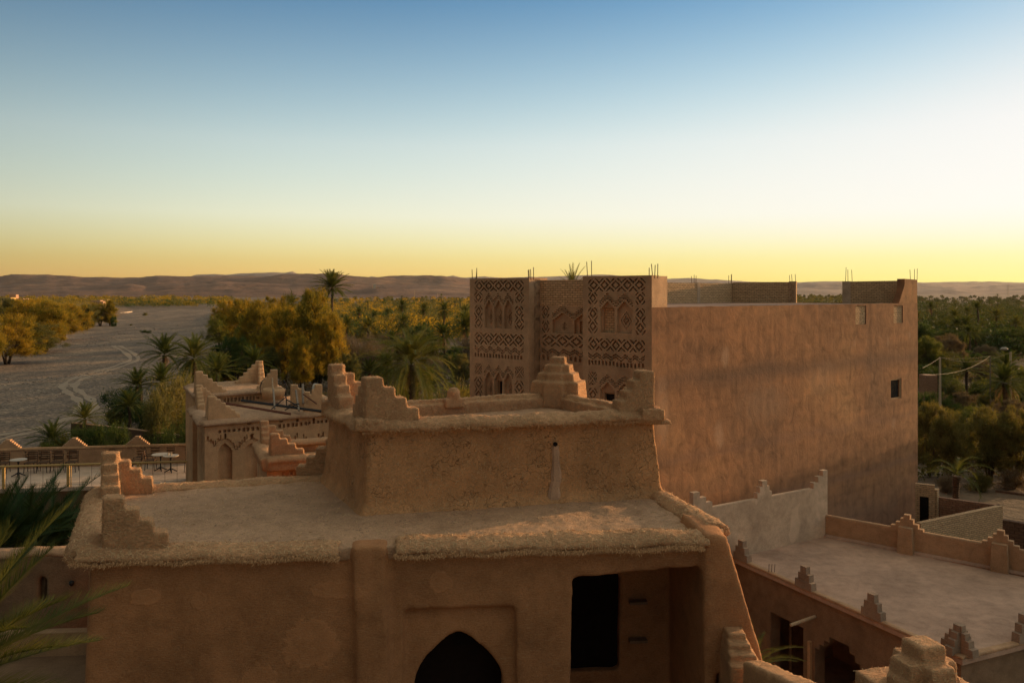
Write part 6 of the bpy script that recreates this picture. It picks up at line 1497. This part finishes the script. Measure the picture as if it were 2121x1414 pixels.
for px, pb, ptp, w, mt, lb in ((15,748,655,110,'tam_gold','golden bush at the left frame edge on the far bank'), (95,722,628,120,'tam_gold','big golden-green tree on the left bank, right of the edge bush'), (55,705,622,110,'tam_gold','golden tree behind the edge bush on the left bank'), (130,700,632,85,'tam_gold','golden tree leaning to the river at the end of the left clump'), (75,728,672,100,'tam_olive','dark olive underbrush in front of the left bank trees'), (20,690,620,70,'tam_olive','olive tree at the far left under the mound houses'), (180,680,632,60,'tam_olive','olive tree in the second left bank clump'), (150,682,630,60,'tam_gold','golden tree between the two left bank clumps'),
    (208,672,630,56,'tam_gold','golden-green tree in the second left bank clump, right part'), (228,672,622,42,'tam_gold','orange tree at the river end of the second left clump'), (-40,760,640,120,'tam_gold','golden tree cut by the left frame edge')):
    tree_px(px, pb, ptp, w, lb, mt, Y=F*15/(pb-HOR))
tree_px(234, 671, 655, 14, 'small dark bush at the river end of the left bank trees', 'tam_dark', kind='b', name='river_bush', cat='bush')
for px, pb, ptp, w, mt, lb in ((300,688,684,14,'bush_bright','tiny bright green tuft, left of two out on the gravel'), (308,689,685,12,'bush_bright','tiny bright green tuft, right of two out on the gravel'), (271,674,671,6,'tam_olive','small dark tuft on the gravel right of the left bank trees'), (300,653,648,10,'tam_olive','small bush near the far end of the river bed'), (334,704,699,6,'tam_olive','lonely dark tuft on the gravel above the riverside palms')):
    tree_px(px, pb, ptp, w, lb, mt, kind='b', Y=F*15.6/(pb-HOR), name='gravel_tuft', cat='bush')
# riverside garden behind the terrace
for px, tp, Y, wp, mt, lb in ((362,797,76,100,'tam_olive','tall olive bush between the riverside palms and the carved house'), (325,822,72,70,'tam_olive','olive bush at the right end of the garden wall'), (396,850,58,40,'tam_green','green bush with yellowish spikes against the carved house'), (385,886,54,60,'bush_bright','bright reed-like bush touching the carved house corner'), (340,893,58,56,'bush_bright','bright bush in front of the garden wall, right end'),
    (205,882,66,76,'bush_bright','leafy bright bush before the middle of the garden wall'), (250,880,64,52,'bush_bright','bright bush at the bend of the garden wall'), (165,886,69,60,'bush_bright','bright bush at the left end of the garden wall'), (128,906,66,60,'tam_green','green bush at the river edge left of the bright ones'), (100,918,64,44,'tam_green','lowest green bush at the river edge behind the terrace gable'),
    (262,812,90,70,'tam_dark','dark bush under the dead palm stump'), (300,838,84,56,'tam_dark','dark bush behind the garden wall under the riverside palms'), (385,790,88,56,'tam_olive','olive bush under the wide riverside palm'), (236,852,84,44,'tam_olive','low olive bush at the river end behind the garden wall')):
    c = pt(px, tp, Y); g = gh(c.x, c.y); tree_at(c.x, c.y, max(1.0, c.z-g), wp*Y/F, lb, mt, 'b', name='garden_bush', cat='bush')
# tall trees just outside the frame on the right; the red house wall shows their shade, two are added to shade the flat roof
for x, y, h, w, lb in ((42,55,9.0,8,'olive tree outside the right edge, nearest the red house'), (52,60,10,9,'tall olive tree outside the right edge, second from the red house'), (60,52,9,9,'olive tree outside the right edge behind the brick yard'), (66,66,11,10,'tallest olive tree outside the right edge'), (50,47,7.5,8,'low olive tree outside the right edge beside the flat roof'), (36,38,8.5,9,'unseen olive tree added to shade the flat roof, beyond its corner'), (45,39,9.5,9,'second unseen olive tree added to shade the flat roof, behind the corner one'), (76,60,10,9,'olive tree farthest outside the right edge')):
    tree_at(x, y, h, w, lb, 'tam_olive')
for px, pb, tp, wp, mt, lb in ((1912,960,862,50,'tam_dark','dark shrub filling the gap at the red house corner under the cables'), (1948,940,872,44,'grove_dark','dusky shrub between the two leftmost right-hand olive trees'), (2005,965,905,60,'grove_dark','dusky shrub under the tree with dark stems, left side'), (2085,960,890,56,'tam_dark','dark shrub under the trees at the right frame edge'), (2015,900,842,60,'tam_green','green shrub behind the tree with dark stems'), (2075,905,858,50,'tam_grey','grey shrub behind the tree with dark stems, right side'), (1975,850,800,60,'grove_dark','dusky shrub at the foot of the thin dark pole'), (2030,835,790,60,'tam_green','green shrub before the low palm under the cables')):
    tree_px(px, pb, tp, wp, lb, mt, kind='b', name='grove_bush', cat='bush')
for px, pb, tp, wp, mt, lb in ((1960,1020,985,50,'tam_grey','dry brush on the bare ground behind the brick yard, left part'), (2030,1018,980,54,'tam_olive','low olive brush on bare ground behind the brick yard'), (2100,1012,975,60,'tam_grey','dry brush under the trees at the right edge')):
    tree_px(px, pb, tp, wp, lb, mt, kind='b', name='dry_brush', cat='bush')
# thicket right of the red house
for px, pb, ptp, w, mt, lb in ((1925,985,838,90,'tam_olive','dusky olive tree against the lower right edge of the red house'), (1965,1000,850,110,'tam_olive','olive tree over bare ground right of the red house'), (2050,1000,852,120,'tam_olive','tree with several dark stems near the right frame edge'), (2110,1003,850,100,'tam_olive','tree cut by the right frame edge above the dark brick wall'), (1935,905,815,70,'tam_dark','dark bush under the cables beside the red house'), (1990,880,815,70,'tam_grey','grey brush at the foot of the pale utility pole'), (2040,890,820,70,'tam_olive','olive bush right of the pale utility pole foot'), (1920,940,850,50,'tam_dark','dark shrub hugging the red house wall'), (2095,900,830,70,'tam_grey','grey-brown brush at the right edge under the large low palm'),
    (1925,790,700,70,'tam_green','leafy green bush touching the red house above the cables'), (1960,775,695,80,'tam_grey','grey tree behind the cables, left of the yellowish palm'), (1915,740,672,60,'tam_dark','green tree just beside the upper right edge of the red house'), (1965,735,685,70,'bush_bright','bright green thicket in the right grove, left part'), (2100,740,682,70,'bush_bright','bright green thicket at the right frame edge'), (2045,750,715,60,'tam_grey','brown brush under the heavy-skirted palm'), (2110,715,668,60,'bush_bright','green tree at the right frame edge behind the street lamp'), (1945,700,668,60,'tam_green','green bush below the pale-skirted palm'), (2000,770,728,70,'tam_dark','dark thicket under the cables')):
    tree_px(px, pb, ptp, w, lb, mt)
# brush in the middle of the grove, in front of the palms
for px, pb, ptp, w, mt, lb in ((745,790,700,70,'tam_grey','bare grey brush right of the golden clump'), (775,770,700,60,'tam_grey','bare purplish brush behind the spreading palm'), (815,745,690,60,'tam_grey','grey brush below the small yellow-green palm'), (880,735,690,60,'tam_olive','olive brush left of the dead-frond palm'), (790,790,735,50,'tam_olive','olive shrub left of the big feathery palm'), (900,800,745,60,'tam_grey','grey shrub right of the big feathery palm'), (955,800,735,60,'tam_olive','olive shrub against the foot of the carved tower'), (940,770,720,50,'tam_dark','dark shrub between the big palm and the carved tower'), (870,715,675,60,'tam_dark','dark brush in the middle grove under the ragged palm'), (960,755,700,50,'tam_grey','grey brush beside the carved tower wall')):
    tree_px(px, pb, ptp, w, lb, mt, kind='r' if mt == 'tam_grey' else None)
c = pt(940, 822, 40); tree_at(c.x, c.y, 4.4, 2.6, 'yellowish bush peeking over the upper room rim beside the carved tower', 'tam_olive', 'b', name='garden_bush', cat='bush', zg=c.z-4.0)

# --- the rest of the grove: single trees out to the middle distance, one mass beyond
def free(x, y):
    if lbank(y)-4 < x < rbank(y)+4 and y < 780: return False
    if y < 62: return False
    k = x/y
    if -.05 < k < .30 and y < 62: return False
    return True
cnt = 0; tries = 0; CS = 1.2
while cnt < 150 and tries < 6000:
    tries += 1
    y = 75+R.random()**1.25*430; side = R.random(); px = R.uniform(440, 990) if side < .6 else R.uniform(1890, 2140)
    x = (px-CX)*y/F
    if not free(x, y): continue
    if y < 125 and 440 < px < 760: continue
    cnt += 1
    part = 'left of the carved tower' if px < 1000 else 'right of the red house'; dist = 'near' if y < 170 else ('mid-distance' if y < 320 else 'far')
    if R.random() < .36: palm_at(x, y, R.uniform(2.2,7.0) if y > 110 else R.uniform(2.5,5), R.uniform(.75,1.1), f'one of the {dist} date palms in the grove {part}', CRFAR[R.randrange(3)] if y > 320 else None, R.choice([None,.9,1.2]), f'{dist} palms in the grove {part}')
    else:
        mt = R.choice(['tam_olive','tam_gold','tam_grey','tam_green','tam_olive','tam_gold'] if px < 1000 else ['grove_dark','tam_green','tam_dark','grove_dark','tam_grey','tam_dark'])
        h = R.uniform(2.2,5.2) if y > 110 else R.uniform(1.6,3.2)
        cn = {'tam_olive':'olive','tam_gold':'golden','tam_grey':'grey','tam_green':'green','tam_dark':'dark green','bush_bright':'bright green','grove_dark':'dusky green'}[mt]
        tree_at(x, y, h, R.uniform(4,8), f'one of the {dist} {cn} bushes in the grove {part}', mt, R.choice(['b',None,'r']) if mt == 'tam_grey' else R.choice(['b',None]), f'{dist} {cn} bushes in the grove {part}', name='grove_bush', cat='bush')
CS = 1.15
for i in range(22):                                             # palms whose crowns break the far edge of the grove
    y = R.uniform(420, 950); px = R.uniform(720, 975) if i % 2 else R.uniform(1905, 2125); x = (px-CX)*y/F
    part = 'left of the carved tower' if px < 1000 else 'right of the red house'
    palm_at(x, y, R.uniform(5,11.5)*R.uniform(.7,1), R.uniform(.85,1.25), f'small far palm on the grove skyline {part}', CRFAR[R.randrange(3)], R.choice([None,1.0]), f'skyline palms of the far grove {part}')
def mass(name, cells, mat, lmin, seed):
    r = np.random.default_rng(seed); VV = []
    for x, y, h, w, n in cells:
        z = gh(x, y); th = r.uniform(0, 6.283, n); q = np.sqrt(r.random(n)); zz = r.random(n)**.7
        env = np.sqrt(np.clip(1-((zz-.35)/.68)**2, 0, 1)); pos = np.stack([x+np.cos(th)*q*w*.5*env, y+np.sin(th)*q*w*.5*env, z+zz*h], 1)
        d = r.normal(0,1,(n,3))+np.array([0,0,.6]); d /= np.linalg.norm(d,axis=1)[:,None]; sd = np.cross(d, r.normal(0,1,(n,3))); sd /= np.linalg.norm(sd,axis=1)[:,None]
        L = lmin*r.uniform(.6,1.4,(n,1))*max(1, y/600); W = L*.28; VV.append(np.stack([pos-sd*W, pos+sd*W, pos+d*L], 1).reshape(-1,3))
    V = np.concatenate(VV); me = bpy.data.meshes.new(name); me.from_pydata(V.tolist(), [], np.arange(len(V)).reshape(-1,3).tolist()); me.materials.append(M[mat]); me.update()
    o = bpy.data.objects.new(name, me); COL.objects.link(o); tag(o, kind='stuff'); return o
def cells(n, y0, y1, p0, p1, seed, hr=(3,7), wr=(6,13), leaves=110, cond=None):
    r = random.Random(seed); out = []; t = 0
    while len(out) < n and t < n*8:
        t += 1; y = 1/(1/y0+(1/y1-1/y0)*r.random()**.8); x = (r.uniform(p0,p1)-CX)*y/F
        if not free(x, y) or (cond and not cond(x,y)): continue
        out.append((x, y, r.uniform(*hr), r.uniform(*wr), leaves))
    return out
mass('far_grove', cells(620, 260, 1700, 640, 1010, 1), 'tam_olive', .8, 1); mass('far_grove', cells(420, 240, 1500, 600, 1010, 2), 'tam_gold', .8, 2); mass('far_grove', cells(170, 240, 1200, 660, 1010, 3, (3,7)), 'tam_dark', .8, 3)
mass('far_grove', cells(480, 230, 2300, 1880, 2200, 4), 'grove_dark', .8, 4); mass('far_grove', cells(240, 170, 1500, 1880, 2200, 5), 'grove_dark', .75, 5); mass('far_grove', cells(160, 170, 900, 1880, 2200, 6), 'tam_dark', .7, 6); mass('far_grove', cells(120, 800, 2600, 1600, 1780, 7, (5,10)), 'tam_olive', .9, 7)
mass('far_riverside_trees', cells(150, 775, 1500, -40, 480, 8, (4,9), (10,24)), 'tam_gold', .9, 8); mass('far_riverside_trees', cells(120, 775, 1400, -40, 480, 9, (4,8), (10,24)), 'tam_olive', .9, 9); mass('far_riverside_trees', cells(60, 775, 1100, 250, 470, 10, (3,7), (8,18)), 'tam_dark', .9, 10)
mass('far_riverside_trees', cells(130, 340, 770, -60, 250, 11, (4,9), (8,14), 130, lambda x, y: x < lbank(y)-6), 'tam_gold', .6, 11); mass('far_riverside_trees', cells(110, 320, 770, 430, 640, 12, (4,8), (7,13), 130, lambda x, y: x > rbank(y)+5), 'tam_gold', .6, 12)
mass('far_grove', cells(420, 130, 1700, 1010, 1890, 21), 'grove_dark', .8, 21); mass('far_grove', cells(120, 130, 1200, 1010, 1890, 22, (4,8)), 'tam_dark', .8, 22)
def stones():
    r = random.Random(91); m = MB(); phi = (1+5**.5)/2
    ico = [Vector(v).normalized() for v in ((-1,phi,0),(1,phi,0),(-1,-phi,0),(1,-phi,0),(0,-1,phi),(0,1,phi),(0,-1,-phi),(0,1,-phi),(phi,0,-1),(phi,0,1),(-phi,0,-1),(-phi,0,1))]
    fs = [(0,11,5),(0,5,1),(0,1,7),(0,7,10),(0,10,11),(1,5,9),(5,11,4),(11,10,2),(10,7,6),(7,1,8),(3,9,4),(3,4,2),(3,2,6),(3,6,8),(3,8,9),(4,9,5),(2,4,11),(6,2,10),(8,6,7),(9,8,1)]
    n = 0
    while n < 2600:
        y = 70*math.exp(r.random()*2.1); x = r.uniform(lbank(y)+2, rbank(y)-2)
        if fbm(np.array([x*.05]), np.array([y*.02]), 77, 3)[0] < .42+.1*r.random(): continue
        n += 1; k = r.uniform(.08,.26)*(1 if r.random() < .93 else 2.2); z = river_z(x, y); sx, sy, sz = k*r.uniform(.8,1.5), k*r.uniform(.8,1.3), k*r.uniform(.45,.8)
        m.add([(x+v.x*sx*r.uniform(.8,1.15), y+v.y*sy*r.uniform(.8,1.15), z+v.z*sz) for v in ico], fs)
    tag(m.build('river_stones', flat('river_stone', (.24,.175,.125), .95, var=.5, scale=.4)), kind='stuff')
stones()
# low scrub and dry weeds on the ground of the grove
scr = cells(700, 62, 360, 430, 1010, 13, (.5,1.6), (2.5,6), 70)+cells(200, 62, 300, 1890, 2180, 14, (.5,1.5), (2.5,6), 70)
mass('dry_undergrowth', scr, 'tam_grey', .32, 13)
scr = cells(330, 62, 330, 430, 1010, 15, (.5,1.4), (2,5), 60)+cells(160, 62, 300, 1890, 2180, 16, (.5,1.6), (2,5), 70)
mass('green_undergrowth', scr, 'tam_olive', .3, 14)

# ------------------------------------------------------------------ air
HAZE = 1.3e-5
if HAZE:
    hz = bpy.data.materials.new('haze'); hz.use_nodes = True; hn = hz.node_tree
    for q in list(hn.nodes):
        if q.type == 'BSDF_PRINCIPLED': hn.nodes.remove(q)
    vol = hn.nodes.new('ShaderNodeVolumePrincipled'); vol.inputs['Density'].default_value = HAZE; vol.inputs['Color'].default_value = (.95,.88,.80,1); vol.inputs['Anisotropy'].default_value = .35
    hn.links.new(vol.outputs[0], [q for q in hn.nodes if q.type == 'OUTPUT_MATERIAL'][0].inputs['Volume'])
    m = MB(); m.hexa([(-17500,-500,-12), (17500,-500,-12), (17500,17000,-12), (-17500,17000,-12)], [(-17500,-500,460), (17500,-500,460), (17500,17000,460), (-17500,17000,460)])
    hb = m.build('haze', hz); tag(hb, kind='stuff')
